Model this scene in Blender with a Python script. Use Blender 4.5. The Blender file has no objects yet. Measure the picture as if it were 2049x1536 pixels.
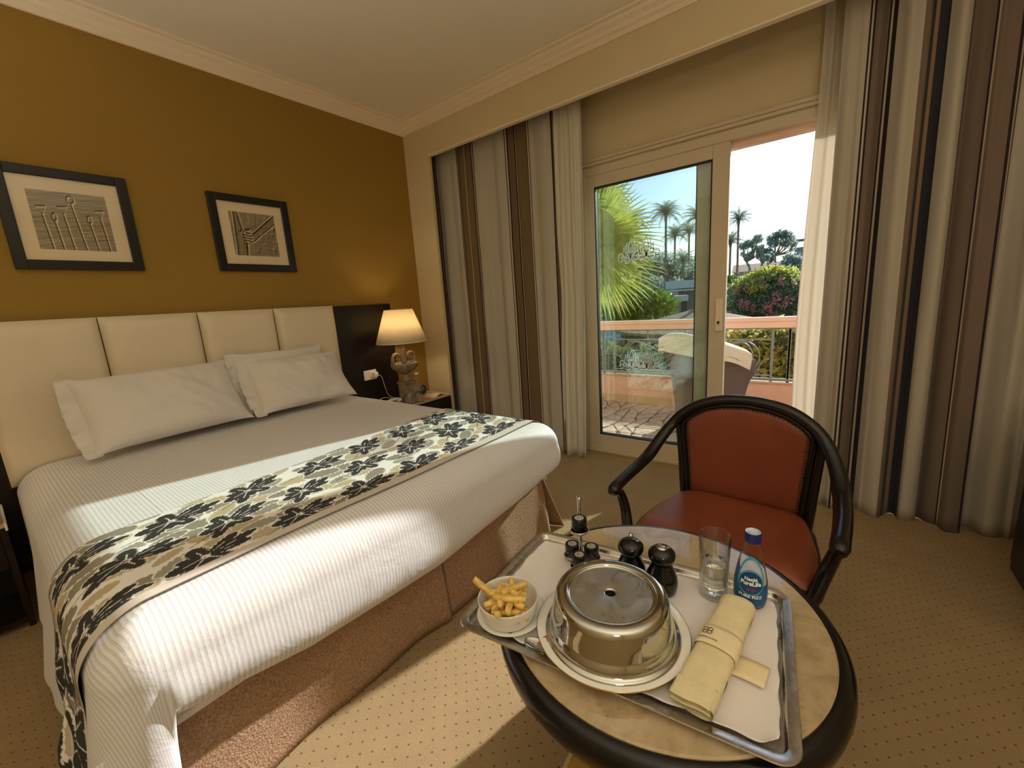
import bpy, bmesh, math, random
import numpy as np
from mathutils import Vector, Matrix
random.seed(7); rng = np.random.RandomState(11)
PI = math.pi
C = bpy.context.scene.collection
sc = bpy.context.scene

# ------------------------------------------------------------------ camera
cam_d = bpy.data.cameras.new('camera'); cam = bpy.data.objects.new('camera', cam_d); C.objects.link(cam)
CAMH = 1.3
cam.location = (0, 0, CAMH)
cam.rotation_mode = 'XYZ'
_Ra = Matrix.Rotation(-0.910183144, 3, 'Z') @ Matrix.Rotation(1.3780068993540258, 3, 'X') @ Matrix.Rotation(-0.06624918225022315, 3, 'Z')
cam.rotation_euler = _Ra.to_euler('XYZ')
cam_d.sensor_fit = 'HORIZONTAL'; cam_d.sensor_width = 36.0
cam_d.lens = 832.0133754543601 / 2049 * 36.0
cam_d.clip_start = 0.02; cam_d.clip_end = 600
sc.camera = cam

# ------------------------------------------------------------------ view, sky, sun, added fill light
vs = sc.view_settings
vs.view_transform = 'Standard'; vs.look = 'None'; vs.gamma = 1; vs.use_curve_mapping = False
vs.exposure = 0.0
SUN_EL = math.radians(24.6); SUN_AZ = math.radians(-13.8)
w = bpy.data.worlds.new('sky'); sc.world = w; w.use_nodes = True
nt = w.node_tree; nt.nodes.clear()
sky = nt.nodes.new('ShaderNodeTexSky'); sky.sky_type = 'NISHITA'; sky.sun_disc = False
sky.sun_elevation = SUN_EL; sky.sun_rotation = PI/2 - SUN_AZ
sky.air_density = 1.0; sky.dust_density = 0.7; sky.ozone_density = 2.5
bg = nt.nodes.new('ShaderNodeBackground'); bg.inputs[1].default_value = 0.19
wo = nt.nodes.new('ShaderNodeOutputWorld')
nt.links.new(sky.outputs[0], bg.inputs[0]); nt.links.new(bg.outputs[0], wo.inputs[0])
sd = bpy.data.lights.new('sun', 'SUN'); sd.energy = 7.4; sd.angle = math.radians(0.8); sd.color = (1.0, 0.975, 0.96)
so = bpy.data.objects.new('sun', sd); C.objects.link(so)
sdir = Vector((math.cos(SUN_AZ)*math.cos(SUN_EL), math.sin(SUN_AZ)*math.cos(SUN_EL), math.sin(SUN_EL)))
so.rotation_euler = sdir.to_track_quat('Z', 'Y').to_euler(); so.location = (8, -2, 6)
def area_light(name, loc, size, power, col, rot=(0, 0, 0), shape='DISK'):
    l = bpy.data.lights.new(name, 'AREA'); l.energy = power; l.size = size; l.color = col; l.shape = shape
    o = bpy.data.objects.new(name, l); C.objects.link(o); o.location = loc; o.rotation_euler = rot; return o
# added fill lights without any lamp body, out of view behind the camera
def point_light(name, loc, power, col, r):
    l = bpy.data.lights.new(name, 'POINT'); l.energy = power; l.color = col; l.shadow_soft_size = r
    o = bpy.data.objects.new(name, l); C.objects.link(o); o.location = loc; return o
point_light('fill_point', (-1.1, -0.9, 1.75), 22, (1.0, 0.965, 0.87), .18)  # added unseen fill, not a lamp of the room
def uplight(name, loc, power, col, ang):
    l = bpy.data.lights.new(name, 'SPOT'); l.energy = power; l.color = col; l.spot_size = math.radians(ang); l.spot_blend = .6; l.shadow_soft_size = .12
    o = bpy.data.objects.new(name, l); C.objects.link(o); o.location = loc; o.rotation_euler = (PI, 0, 0); return o
# bare spots added out of view to brighten the ceiling; no lamp stands there
uplight('fill_uplight', (-0.2, -0.9, 1.15), 190, (1.0, 0.965, 0.87), 136)
uplight('fill_uplight', (-1.1, 1.6, 1.15), 74, (1.0, 0.965, 0.87), 136)
sc.cycles.diffuse_bounces = 6
sc.cycles.transparent_max_bounces = 16

# ------------------------------------------------------------------ materials
def rgb(c): return (c[0], c[1], c[2], 1.0)
class NT:
    def __init__(s, name):
        s.m = bpy.data.materials.new(name); s.m.use_nodes = True; s.t = s.m.node_tree
        s.b = s.t.nodes['Principled BSDF']; s.out = s.t.nodes['Material Output']
    def n(s, ty, **k):
        n = s.t.nodes.new(ty)
        for a, v in k.items(): setattr(n, a, v)
        return n
    def l(s, a, b): s.t.links.new(a, b)
    def coord(s, which='Object'): return s.n('ShaderNodeTexCoord').outputs[which]
    def noise(s, scale, detail=4, rough=0.6, src=None, dist=0):
        n = s.n('ShaderNodeTexNoise'); n.inputs['Scale'].default_value = scale; n.inputs['Detail'].default_value = detail
        n.inputs['Roughness'].default_value = rough; n.inputs['Distortion'].default_value = dist
        s.l(src if src is not None else s.coord(), n.inputs['Vector']); return n.outputs['Fac']
    def ramp(s, fac, stops, interp='LINEAR'):
        r = s.n('ShaderNodeValToRGB'); r.color_ramp.interpolation = interp
        e = r.color_ramp.elements
        e[0].position = stops[0][0]; e[0].color = rgb(stops[0][1])
        e[1].position = stops[1][0]; e[1].color = rgb(stops[1][1])
        for p, c in stops[2:]:
            x = e.new(p); x.color = rgb(c)
        s.l(fac, r.inputs[0]); return r.outputs[0]
    def bump(s, h, strength=0.3, dist=0.01):
        b = s.n('ShaderNodeBump'); b.inputs['Strength'].default_value = strength; b.inputs['Distance'].default_value = dist
        s.l(h, b.inputs['Height']); s.l(b.outputs[0], s.b.inputs['Normal']); return b
    def math(s, op, a, b=None, c=None):
        n = s.n('ShaderNodeMath'); n.operation = op
        for i, v in enumerate((a, b, c)):
            if v is None: continue
            if isinstance(v, (int, float)): n.inputs[i].default_value = v
            else: s.l(v, n.inputs[i])
        return n.outputs[0]
    def mix(s, fac, a, b):
        n = s.n('ShaderNodeMix'); n.data_type = 'RGBA'
        for i, v in ((0, fac), (6, a), (7, b)):
            if isinstance(v, (int, float)): n.inputs[i].default_value = v
            elif isinstance(v, tuple): n.inputs[i].default_value = rgb(v)
            else: s.l(v, n.inputs[i])
        return n.outputs[2]
    def sep(s, v):
        n = s.n('ShaderNodeSeparateXYZ'); s.l(v, n.inputs[0]); return n.outputs
def mat(name, col, rough=0.6, metal=0.0, var=0.0, vscale=8, bump=0.0, bscale=60, bdist=0.002, spec=0.5, sheen=0, coat=0, trans=0, ior=1.45, emit=None, estr=0):
    k = NT(name); b = k.b
    b.inputs['Base Color'].default_value = rgb(col); b.inputs['Roughness'].default_value = rough
    b.inputs['Metallic'].default_value = metal; b.inputs['Specular IOR Level'].default_value = spec
    b.inputs['IOR'].default_value = ior
    if sheen: b.inputs['Sheen Weight'].default_value = sheen
    if coat: b.inputs['Coat Weight'].default_value = coat; b.inputs['Coat Roughness'].default_value = 0.08
    if trans: b.inputs['Transmission Weight'].default_value = trans
    if emit: b.inputs['Emission Color'].default_value = rgb(emit); b.inputs['Emission Strength'].default_value = estr
    if var:
        f = k.noise(vscale)
        k.l(k.ramp(f, [(0.3, tuple(c*(1-var) for c in col)), (0.7, tuple(min(1, c*(1+var)) for c in col))]), b.inputs['Base Color'])
    if bump: k.bump(k.noise(bscale, 3), bump, bdist)
    return k.m
def vcol_mat(name, rough=0.8, bump=0.0, bscale=300, sheen=0, spec=0.3):
    k = NT(name); a = k.n('ShaderNodeAttribute', attribute_name='col')
    k.l(a.outputs['Color'], k.b.inputs['Base Color']); k.b.inputs['Roughness'].default_value = rough
    k.b.inputs['Specular IOR Level'].default_value = spec
    if sheen: k.b.inputs['Sheen Weight'].default_value = sheen
    if bump: k.bump(k.noise(bscale, 2), bump, 0.001)
    return k.m
def thin_glass(name, tint=(1, 1, 1), refl=1.0, ior=1.5, rough=0.0):
    k = NT(name); t = k.t; t.nodes.remove(k.b)
    tr = k.n('ShaderNodeBsdfTransparent'); tr.inputs[0].default_value = rgb(tint)
    gl = k.n('ShaderNodeBsdfGlossy'); gl.inputs['Roughness'].default_value = rough
    fr = k.n('ShaderNodeFresnel'); ge = k.n('ShaderNodeNewGeometry'); k.l(k.math('ADD', ior, k.math('MULTIPLY', ge.outputs['Backfacing'], 1/ior-ior)), fr.inputs[0])
    f = k.math('MULTIPLY', fr.outputs[0], refl)
    mx = k.n('ShaderNodeMixShader'); k.l(f, mx.inputs[0]); k.l(tr.outputs[0], mx.inputs[1]); k.l(gl.outputs[0], mx.inputs[2])
    k.l(mx.outputs[0], k.out.inputs[0]); return k.m
def translucent(name, col, tcol, fac=0.4, bump=0):
    k = NT(name); k.t.nodes.remove(k.b)
    d = k.n('ShaderNodeBsdfDiffuse'); d.inputs[0].default_value = rgb(col)
    tr = k.n('ShaderNodeBsdfTranslucent'); tr.inputs[0].default_value = rgb(tcol)
    mx = k.n('ShaderNodeMixShader'); mx.inputs[0].default_value = fac
    if bump:
        nz = k.noise(25, 4); b = k.n('ShaderNodeBump'); b.inputs['Strength'].default_value = bump; b.inputs['Distance'].default_value = .01
        k.l(nz, b.inputs['Height']); k.l(b.outputs[0], d.inputs['Normal'])
    k.l(d.outputs[0], mx.inputs[1]); k.l(tr.outputs[0], mx.inputs[2]); k.l(mx.outputs[0], k.out.inputs[0]); return k.m
def leaf_mat(name, stops, scale=3.0, trans=0.25):
    k = NT(name); f = k.noise(scale, 6, 0.75); c = k.ramp(f, stops)
    k.l(c, k.b.inputs['Base Color']); k.b.inputs['Roughness'].default_value = 0.55
    tr = k.n('ShaderNodeBsdfTranslucent'); k.l(c, tr.inputs[0])
    mx = k.n('ShaderNodeMixShader'); mx.inputs[0].default_value = trans
    k.l(k.b.outputs[0], mx.inputs[1]); k.l(tr.outputs[0], mx.inputs[2]); k.l(mx.outputs[0], k.out.inputs[0]); return k.m

M = {}
M['ochre'] = mat('ochre_wall_paint', (0.31, 0.182, 0.026), 0.75, var=0.05, vscale=1.5, bump=0.05, bscale=250, bdist=0.001)
M['cream_wall'] = mat('cream_wall_paint', (0.66, 0.55, 0.34), 0.7, var=0.03, vscale=2, bump=0.05, bscale=250, bdist=0.001)
M['ceil'] = mat('ceiling_paint', (0.86, 0.79, 0.65), 0.8, bump=0.04, bscale=200, bdist=0.001)
M['crown'] = mat('plaster_moulding', (0.84, 0.72, 0.54), 0.7)
M['alu'] = mat('cream_painted_aluminium', (0.62, 0.52, 0.37), 0.4, var=0.03, vscale=3)
M['alu_dirty'] = mat('weathered_aluminium', (0.50, 0.46, 0.34), 0.5, var=0.12, vscale=12)
M['gasket'] = mat('black_rubber_gasket', (0.01, 0.01, 0.012), 0.5)
M['glass'] = thin_glass('window_glass', (0.93, 0.98, 0.96), 1.6)
M['etch'] = mat('etched_white', (0.85, 0.9, 0.9), 0.6)
def carpet_mat():
    k = NT('dotted_beige_carpet'); co = k.coord(); x, y, z = k.sep(co)
    s = 0.051
    def cell(ox, oy):
        fx = k.math('SUBTRACT', k.math('FRACT', k.math('ADD', k.math('DIVIDE', x, s), ox)), 0.5)
        fy = k.math('SUBTRACT', k.math('FRACT', k.math('ADD', k.math('DIVIDE', y, s), oy)), 0.5)
        return k.math('SQRT', k.math('ADD', k.math('MULTIPLY', fx, fx), k.math('MULTIPLY', fy, fy)))
    d = k.math('MINIMUM', cell(0.07, 0.0), cell(0.57, 0.5))
    wob = k.math('MULTIPLY', k.noise(300, 2), 0.05)
    dd = k.math('ADD', d, wob)
    dot = k.math('LESS_THAN', dd, 0.088)
    n1 = k.noise(420, 3, 0.7); n2 = k.noise(6, 3)
    c1 = k.ramp(n1, [(0.25, (0.36, 0.235, 0.105)), (0.75, (0.60, 0.435, 0.235))])
    c2 = k.ramp(n2, [(0.3, (0.90, 0.90, 0.90)), (0.7, (1.0, 1.0, 1.0))])
    mm = k.n('ShaderNodeMix'); mm.data_type = 'RGBA'; mm.blend_type = 'MULTIPLY'; mm.inputs[0].default_value = 1
    k.l(c1, mm.inputs[6]); k.l(c2, mm.inputs[7])
    k.l(k.mix(dot, mm.outputs[2], (0.21, 0.115, 0.05)), k.b.inputs['Base Color'])
    k.b.inputs['Roughness'].default_value = 1.0; k.b.inputs['Specular IOR Level'].default_value = 0.1
    k.bump(n1, 0.9, 0.006); return k.m
M['carpet'] = carpet_mat()
def sheet_mat():
    k = NT('striped_satin_cotton'); uv = k.n('ShaderNodeUVMap').outputs[0]; x, y, z = k.sep(uv)
    p = 0.0125
    f = k.math('FRACT', k.math('DIVIDE', x, p))
    band = k.math('LESS_THAN', f, 0.5)
    line = k.math('LESS_THAN', k.math('ABSOLUTE', k.math('SUBTRACT', f, 0.5)), 0.06)
    c = k.mix(band, (0.74, 0.73, 0.72), (0.62, 0.61, 0.605))
    c = k.mix(line, c, (0.50, 0.49, 0.48))
    line2 = k.math('LESS_THAN', f, 0.07)
    c = k.mix(line2, c, (0.82, 0.81, 0.80))
    k.l(c, k.b.inputs['Base Color'])
    r = k.math('ADD', 0.5, k.math('MULTIPLY', band, 0.2)); k.l(r, k.b.inputs['Roughness'])
    k.b.inputs['Sheen Weight'].default_value = 0.15; k.b.inputs['Specular IOR Level'].default_value = 0.3
    n = k.noise(7, 5, 0.6, dist=0.6); n2 = k.noise(500, 2)
    h = k.math('ADD', k.math('MULTIPLY', n, 1.0), k.math('MULTIPLY', n2, 0.012))
    k.bump(h, 0.35, 0.012); return k.m
M['sheet'] = sheet_mat()
M['pillow'] = mat('white_pillow_cotton', (0.70, 0.655, 0.60), 0.7, sheen=0.1, bump=0.45, bscale=11, bdist=0.016, spec=0.2)
M['runner'] = vcol_mat('leaf_print_cotton', 0.8, 0.2, 500)
M['skirt'] = mat('brown_bed_skirt_fabric', (0.36, 0.225, 0.135), 0.95, var=0.45, vscale=170, bump=0.9, bscale=170, bdist=0.006, spec=0.1)
M['leather_white'] = mat('ivory_leatherette', (0.72, 0.62, 0.45), 0.42, var=0.02, bump=0.06, bscale=500, bdist=0.0005)
M['espresso'] = mat('dark_espresso_wood', (0.012, 0.007, 0.004), 0.35, var=0.3, vscale=6, spec=0.4)
M['beige_top'] = mat('pale_nightstand_top', (0.52, 0.36, 0.20), 0.4, var=0.05)
M['frame'] = mat('black_picture_frame', (0.008, 0.006, 0.005), 0.3)
M['mat_board'] = mat('cream_mat_board', (0.80, 0.67, 0.46), 0.8)
M['photo'] = vcol_mat('sepia_photo_print', 0.45)
M['picglass'] = thin_glass('picture_glass', (1, 1, 1), 0.8)
M['shade'] = translucent('lamp_shade_linen', (0.80, 0.74, 0.60), (0.92, 0.82, 0.62), 0.5)
M['shade_trim'] = mat('cream_trim', (0.75, 0.65, 0.48), 0.7)
M['stone_lamp'] = mat('carved_cream_resin', (0.27, 0.20, 0.125), 0.6, var=0.35, vscale=25, bump=0.2, bscale=80)
M['white_plastic'] = mat('white_plastic', (0.78, 0.74, 0.66), 0.35)
M['lacquer'] = mat('black_lacquered_wood', (0.006, 0.005, 0.005), 0.22, spec=0.4, coat=0.12, bump=0.03, bscale=60)
def leather_mat():
    k = NT('rust_red_leather'); n = k.noise(4, 4)
    k.l(k.ramp(n, [(0.3, (0.17, 0.038, 0.016)), (0.75, (0.25, 0.062, 0.027))]), k.b.inputs['Base Color'])
    k.b.inputs['Roughness'].default_value = 0.38; k.b.inputs['Specular IOR Level'].default_value = 0.4
    v = k.n('ShaderNodeTexVoronoi'); v.inputs['Scale'].default_value = 350; k.l(k.coord(), v.inputs['Vector'])
    k.bump(v.outputs['Distance'], 0.10, 0.0006); return k.m
M['leather'] = leather_mat()
M['brass_dark'] = mat('antique_nail_metal', (0.09, 0.06, 0.04), 0.35, metal=0.8)
def marble_mat():
    k = NT('beige_marble'); n = k.noise(9, 8, 0.65, dist=1.2); n2 = k.noise(60, 6, 0.75, dist=0.5)
    c = k.ramp(n, [(0.30, (0.30, 0.21, 0.11)), (0.5, (0.44, 0.33, 0.19)), (0.72, (0.52, 0.41, 0.26))])
    v = k.ramp(n2, [(0.31, (0.55, 0.50, 0.42)), (0.42, (1, 1, 1))])
    mm = k.n('ShaderNodeMix'); mm.data_type = 'RGBA'; mm.blend_type = 'MULTIPLY'; mm.inputs[0].default_value = 0.8
    k.l(c, mm.inputs[6]); k.l(v, mm.inputs[7]); k.l(mm.outputs[2], k.b.inputs['Base Color'])
    k.b.inputs['Roughness'].default_value = 0.10; k.b.inputs['Coat Weight'].default_value = 0.6
    k.b.inputs['Coat Roughness'].default_value = 0.02; return k.m
M['marble'] = marble_mat()
def steel_mat(name, base, r0, r1, smudge=30):
    k = NT(name); k.b.inputs['Metallic'].default_value = 1.0; k.b.inputs['Base Color'].default_value = rgb(base)
    n = k.noise(smudge, 6, 0.7, dist=0.8)
    rr = k.n('ShaderNodeMapRange'); rr.inputs[1].default_value = 0.3; rr.inputs[2].default_value = 0.75
    rr.inputs[3].default_value = r0; rr.inputs[4].default_value = r1
    k.l(n, rr.inputs[0]); k.l(rr.outputs[0], k.b.inputs['Roughness']); return k.m
M['steel'] = steel_mat('polished_steel', (0.55, 0.545, 0.52), 0.05, 0.12)
M['steel_top'] = steel_mat('smudged_steel', (0.60, 0.60, 0.58), 0.18, 0.50, 22)
M['tray'] = steel_mat('brushed_tray_steel', (0.60, 0.57, 0.53), 0.18, 0.38, 18)
M['paper'] = mat('embossed_tray_paper', (0.74, 0.69, 0.67), 0.85, var=0.04, vscale=10, bump=0.3, bscale=26, bdist=0.006)
M['china'] = mat('white_china', (0.78, 0.76, 0.69), 0.12, spec=0.6)
M['gold'] = mat('gold_rim', (0.42, 0.28, 0.10), 0.25, metal=0.9)
M['hole'] = mat('dark_hole', (0.004, 0.004, 0.004), 0.9)
M['fry'] = mat('fried_potato', (0.76, 0.50, 0.14), 0.5, var=0.35, vscale=45, bump=0.3, bscale=200)
M['crumb'] = mat('browned_bread', (0.45, 0.20, 0.05), 0.8, var=0.6, vscale=90, bump=0.6, bscale=150)
M['napkin'] = mat('pale_yellow_napkin', (0.76, 0.66, 0.40), 0.9, var=0.05, vscale=30, bump=0.7, bscale=330, bdist=0.002)
M['band'] = mat('cream_paper_band', (0.80, 0.68, 0.43), 0.7)
M['ink'] = mat('dark_print_ink', (0.05, 0.04, 0.03), 0.7)
M['blk_gloss'] = mat('black_gloss_lacquer', (0.005, 0.004, 0.004), 0.14, spec=0.6)
M['jar_glass'] = mat('jar_glass', (0.9, 0.9, 0.88), 0.03, trans=1.0, ior=1.45)
M['red_sauce'] = mat('tomato_sauce', (0.16, 0.008, 0.004), 0.3)
M['mustard'] = mat('amber_sauce', (0.22, 0.07, 0.012), 0.3)
M['mayo'] = mat('pale_sauce', (0.62, 0.52, 0.36), 0.4)
M['lid_black'] = mat('black_jar_lid', (0.008, 0.008, 0.008), 0.25)
M['lid_label'] = mat('grey_lid_label', (0.40, 0.38, 0.33), 0.6)
M['tumbler'] = thin_glass('drinking_glass_wall', (.96, .97, .96), 1.7, 1.5, 0.02)
M['crystal'] = mat('cut_crystal', (.92, .93, .93), 0.03, trans=.85, ior=1.4)
M['water'] = mat('clear_water', (0.98, 1, 1), 0.0, trans=1.0, ior=1.33)
M['bubble'] = mat('air_bubble', (1, 1, 1), 0.0, trans=1.0, ior=0.75)
M['bottle'] = mat('bottle_plastic', (0.96, 0.98, 1.0), 0.03, trans=1.0, ior=1.2)
M['label_blue'] = mat('blue_bottle_label', (0.008, 0.10, 0.25), 0.3, var=0.25, vscale=40)
M['label_light'] = mat('light_blue_label', (0.07, 0.33, 0.47), 0.3)
M['label_deep'] = mat('deep_blue_label', (0.006, 0.055, 0.17), 0.3)
M['label_white'] = mat('white_label_print', (0.85, 0.9, 0.92), 0.4)
M['label_red'] = mat('magenta_label_print', (0.30, 0.02, 0.12), 0.4)
M['cap_blue'] = mat('blue_bottle_cap', (0.015, 0.02, 0.16), 0.35)
M['cap_top'] = mat('frosted_cap_top', (0.55, 0.62, 0.75), 0.35, var=0.3, vscale=120)
M['yellow_fabric'] = mat('yellow_upholstery', (0.50, 0.30, 0.045), 0.9, bump=0.5, bscale=400)
M['cord'] = mat('twisted_gold_cord', (0.55, 0.40, 0.14), 0.8)
M['pink'] = mat('salmon_render', (0.78, 0.49, 0.34), 0.85, var=0.05, vscale=3)
M['pink_rail'] = mat('salmon_painted_rail', (0.84, 0.58, 0.44), 0.7, var=0.05, vscale=4)
M['tile'] = mat('cream_skirting_tile', (0.62, 0.44, 0.25), 0.5, var=0.06, vscale=9)
M['rail_metal'] = mat('grey_green_railing_paint', (0.24, 0.26, 0.23), 0.45)
M['flag'] = mat('pink_beige_flagstone', (0.62, 0.46, 0.35), 0.7, var=0.30, vscale=7, bump=0.2, bscale=40)
M['grout'] = mat('brown_grout', (0.40, 0.27, 0.19), 0.9)
M['wicker'] = None
def wicker_mat():
    k = NT('grey_wicker_weave'); co = k.coord()
    wv = k.n('ShaderNodeTexWave'); wv.wave_type = 'BANDS'; wv.bands_direction = 'Z'; wv.inputs['Scale'].default_value = 38; wv.inputs['Distortion'].default_value = 1.5
    wv.inputs['Detail Scale'].default_value = 30
    k.l(co, wv.inputs['Vector'])
    k.l(k.ramp(wv.outputs['Fac'], [(0.2, (0.08, 0.055, 0.042)), (0.8, (0.27, 0.20, 0.155))]), k.b.inputs['Base Color'])
    k.b.inputs['Roughness'].default_value = 0.7; k.bump(wv.outputs['Fac'], 0.8, 0.004); return k.m
M['wicker'] = wicker_mat()
M['towel'] = mat('cream_towel', (0.80, 0.73, 0.55), 0.95, bump=0.5, bscale=60, bdist=0.006)
M['cushion'] = mat('pale_blue_grey_cushion', (0.55, 0.60, 0.60), 0.9, bump=0.3, bscale=30, bdist=0.006)
G = M
G['g_haze'] = leaf_mat('haze_tinted_leaves', [(0.35, (0.28, 0.36, 0.31)), (0.7, (0.50, 0.58, 0.49))], 1.2, 0.6)  # distance haze is painted in as pale grey-green leaf colour
G['g_mid'] = leaf_mat('mid_green_leaves', [(0.3, (0.05, 0.10, 0.02)), (0.55, (0.19, 0.27, 0.05)), (0.8, (0.42, 0.46, 0.08))], 5)
G['g_bright'] = leaf_mat('bright_green_leaves', [(0.3, (0.09, 0.17, 0.02)), (0.6, (0.30, 0.42, 0.05)), (0.8, (0.50, 0.58, 0.10))], 4)
G['g_hedge'] = leaf_mat('hedge_leaves', [(0.3, (0.10, 0.14, 0.04)), (0.6, (0.28, 0.33, 0.12)), (0.8, (0.55, 0.56, 0.28))], 8, .35)
G['g_croton'] = leaf_mat('yellow_orange_leaves', [(0.35, (0.20, 0.30, 0.06)), (0.50, (0.55, 0.55, 0.12)), (0.64, (0.65, 0.36, 0.14)), (0.78, (0.60, 0.68, 0.18))], 6, .55)
G['g_bush'] = leaf_mat('bougainvillea_leaves', [(0.3, (0.13, 0.18, 0.09)), (0.7, (0.32, 0.41, 0.20))], 6, .55)
G['g_bushtop'] = leaf_mat('sun_tinted_young_leaves', [(0.3, (0.35, 0.42, 0.06)), (0.55, (0.70, 0.68, 0.14)), (0.75, (0.75, 0.42, 0.26))], 7, .55)  # sunlight on the bush top is put into these lighter leaf colours
G['flower'] = leaf_mat('pink_bougainvillea_bracts', [(0.3, (0.95, 0.24, 0.30)), (0.7, (1.0, 0.55, 0.55))], 12, 0.65)
G['g_palm'] = leaf_mat('palm_fronds', [(0.3, (0.20, 0.26, 0.19)), (0.7, (0.38, 0.45, 0.31))], 2, 0.4)
G['g_fan'] = leaf_mat('fan_palm_blades', [(0.3, (0.24, 0.34, 0.05)), (0.55, (0.52, 0.56, 0.12)), (0.8, (0.74, 0.70, 0.34))], 3, 0.4)
G['bark'] = mat('tree_bark', (0.26, 0.21, 0.17), 0.9, var=0.3, vscale=8)
G['grass'] = mat('lawn_grass', (0.12, 0.17, 0.05), 0.95, var=0.3, vscale=0.8)
G['deck'] = mat('poolside_paving', (0.62, 0.48, 0.36), 0.8)
G['poolwater'] = mat('turquoise_pool_water', (0.04, 0.42, 0.52), 0.08)
G['coping'] = mat('pale_pool_coping', (0.70, 0.55, 0.47), 0.7)
G['thatch'] = mat('straw_thatch', (0.34, 0.28, 0.19), 0.95, var=0.25, vscale=14)
G['grey_render'] = mat('grey_rendered_wall', (0.26, 0.27, 0.28), 0.85)
G['white_render'] = mat('white_rendered_roof', (0.62, 0.61, 0.60), 0.8)
G['dark_glass'] = mat('dark_opening', (0.07, 0.08, 0.09), 0.4)
G['tan_roof'] = mat('tan_roof_tiles', (0.46, 0.30, 0.20), 0.85)
G['pink_house'] = mat('pale_pink_house_wall', (0.58, 0.40, 0.32), 0.9)
G['lounger'] = mat('white_lounger_plastic', (0.75, 0.76, 0.78), 0.6)
G['shirt'] = mat('white_cloth', (0.75, 0.78, 0.85), 0.8)

# curtains: colour bands along the cloth width (uv.x in metres)
def curtain_mat(name, stops, base_dark=1.0):
    k = NT(name); uv = k.n('ShaderNodeUVMap').outputs[0]; x, y, z = k.sep(uv)
    lo = stops[0][0]; hi = stops[-1][1]
    f = k.math('DIVIDE', k.math('SUBTRACT', x, lo), hi-lo)
    groups = [stops[i:i+28] for i in range(0, len(stops), 28)]
    r = k.n('ShaderNodeValToRGB'); r.color_ramp.interpolation = 'CONSTANT'
    st = [((a-lo)/(hi-lo), c) for a, b, c in stops][:31]
    e = r.color_ramp.elements
    e[0].position = 0; e[0].color = rgb(st[0][1]); e[1].position = st[1][0]; e[1].color = rgb(st[1][1])
    for p, c in st[2:]:
        q = e.new(p); q.color = rgb(c)
    k.l(f, r.inputs[0]); k.l(r.outputs[0], k.b.inputs['Base Color'])
    k.b.inputs['Roughness'].default_value = 0.85; k.b.inputs['Specular IOR Level'].default_value = 0.2
    k.b.inputs['Sheen Weight'].default_value = 0.1
    k.bump(k.noise(350, 2), 0.25, 0.001); return k.m

# ------------------------------------------------------------------ mesh helpers
def thing(name, label, cat, loc=(0, 0, 0), rz=0.0, group=None):
    o = bpy.data.objects.new(name, None); C.objects.link(o); o.empty_display_size = 0.05
    o.location = loc; o.rotation_euler = (0, 0, rz); o['label'] = label; o['category'] = cat
    if group: o['group'] = group
    return o
def tag(o, label=None, cat=None, group=None, kind=None):
    if label: o['label'] = label
    if cat: o['category'] = cat
    if group: o['group'] = group
    if kind: o['kind'] = kind
    return o
RECALC = ('clear_drinking_glass', 'clear_water', 'bottle_plastic', 'jar_glass')
def mesh(name, verts, faces, m, parent=None, smooth=False, loc=None, uv=None, sharp=None):
    me = bpy.data.meshes.new(name)
    me.from_pydata([tuple(v) for v in verts], [], [tuple(f) for f in faces])
    if smooth: me.polygons.foreach_set('use_smooth', [True]*len(me.polygons))
    if uv is not None:
        l = me.uv_layers.new(name='UVMap'); vi = np.empty(len(me.loops), dtype=np.int32); me.loops.foreach_get('vertex_index', vi)
        l.data.foreach_set('uv', np.asarray(uv, dtype=np.float32)[vi].ravel())
    if sharp: me.set_sharp_from_angle(angle=math.radians(sharp))
    if m.name in RECALC:
        bm = bmesh.new(); bm.from_mesh(me); bmesh.ops.remove_doubles(bm, verts=list(bm.verts), dist=2e-4); bmesh.ops.recalc_face_normals(bm, faces=list(bm.faces)); bm.to_mesh(me); bm.free()
    me.materials.append(m); me.update()
    o = bpy.data.objects.new(name, me); C.objects.link(o)
    if parent is not None: o.parent = parent
    if loc is not None: o.location = loc
    return o
def shift(vf, d):
    v, f = vf; return [(a[0]+d[0], a[1]+d[1], a[2]+d[2]) for a in v], f
def merge(*vfs):
    V, F = [], []
    for v, f in vfs:
        b = len(V); V += [tuple(a) for a in v]; F += [tuple(i+b for i in q) for q in f]
    return V, F
def box(x0, x1, y0, y1, z0, z1):
    v = [(x0, y0, z0), (x1, y0, z0), (x1, y1, z0), (x0, y1, z0), (x0, y0, z1), (x1, y0, z1), (x1, y1, z1), (x0, y1, z1)]
    return v, [(0, 3, 2, 1), (4, 5, 6, 7), (0, 1, 5, 4), (1, 2, 6, 5), (2, 3, 7, 6), (3, 0, 4, 7)]
def bbox(x0, x1, y0, y1, z0, z1, bev=0.005, seg=2):
    bm = bmesh.new(); v, f = box(x0, x1, y0, y1, z0, z1)
    vs_ = [bm.verts.new(p) for p in v]
    for q in f: bm.faces.new([vs_[i] for i in q])
    bmesh.ops.bevel(bm, geom=list(bm.edges), offset=bev, segments=seg, profile=0.5, affect='EDGES')
    bm.verts.ensure_lookup_table(); V = [tuple(p.co) for p in bm.verts]; F = [tuple(p.index for p in q.verts) for q in bm.faces]
    bm.free(); return V, F
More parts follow.
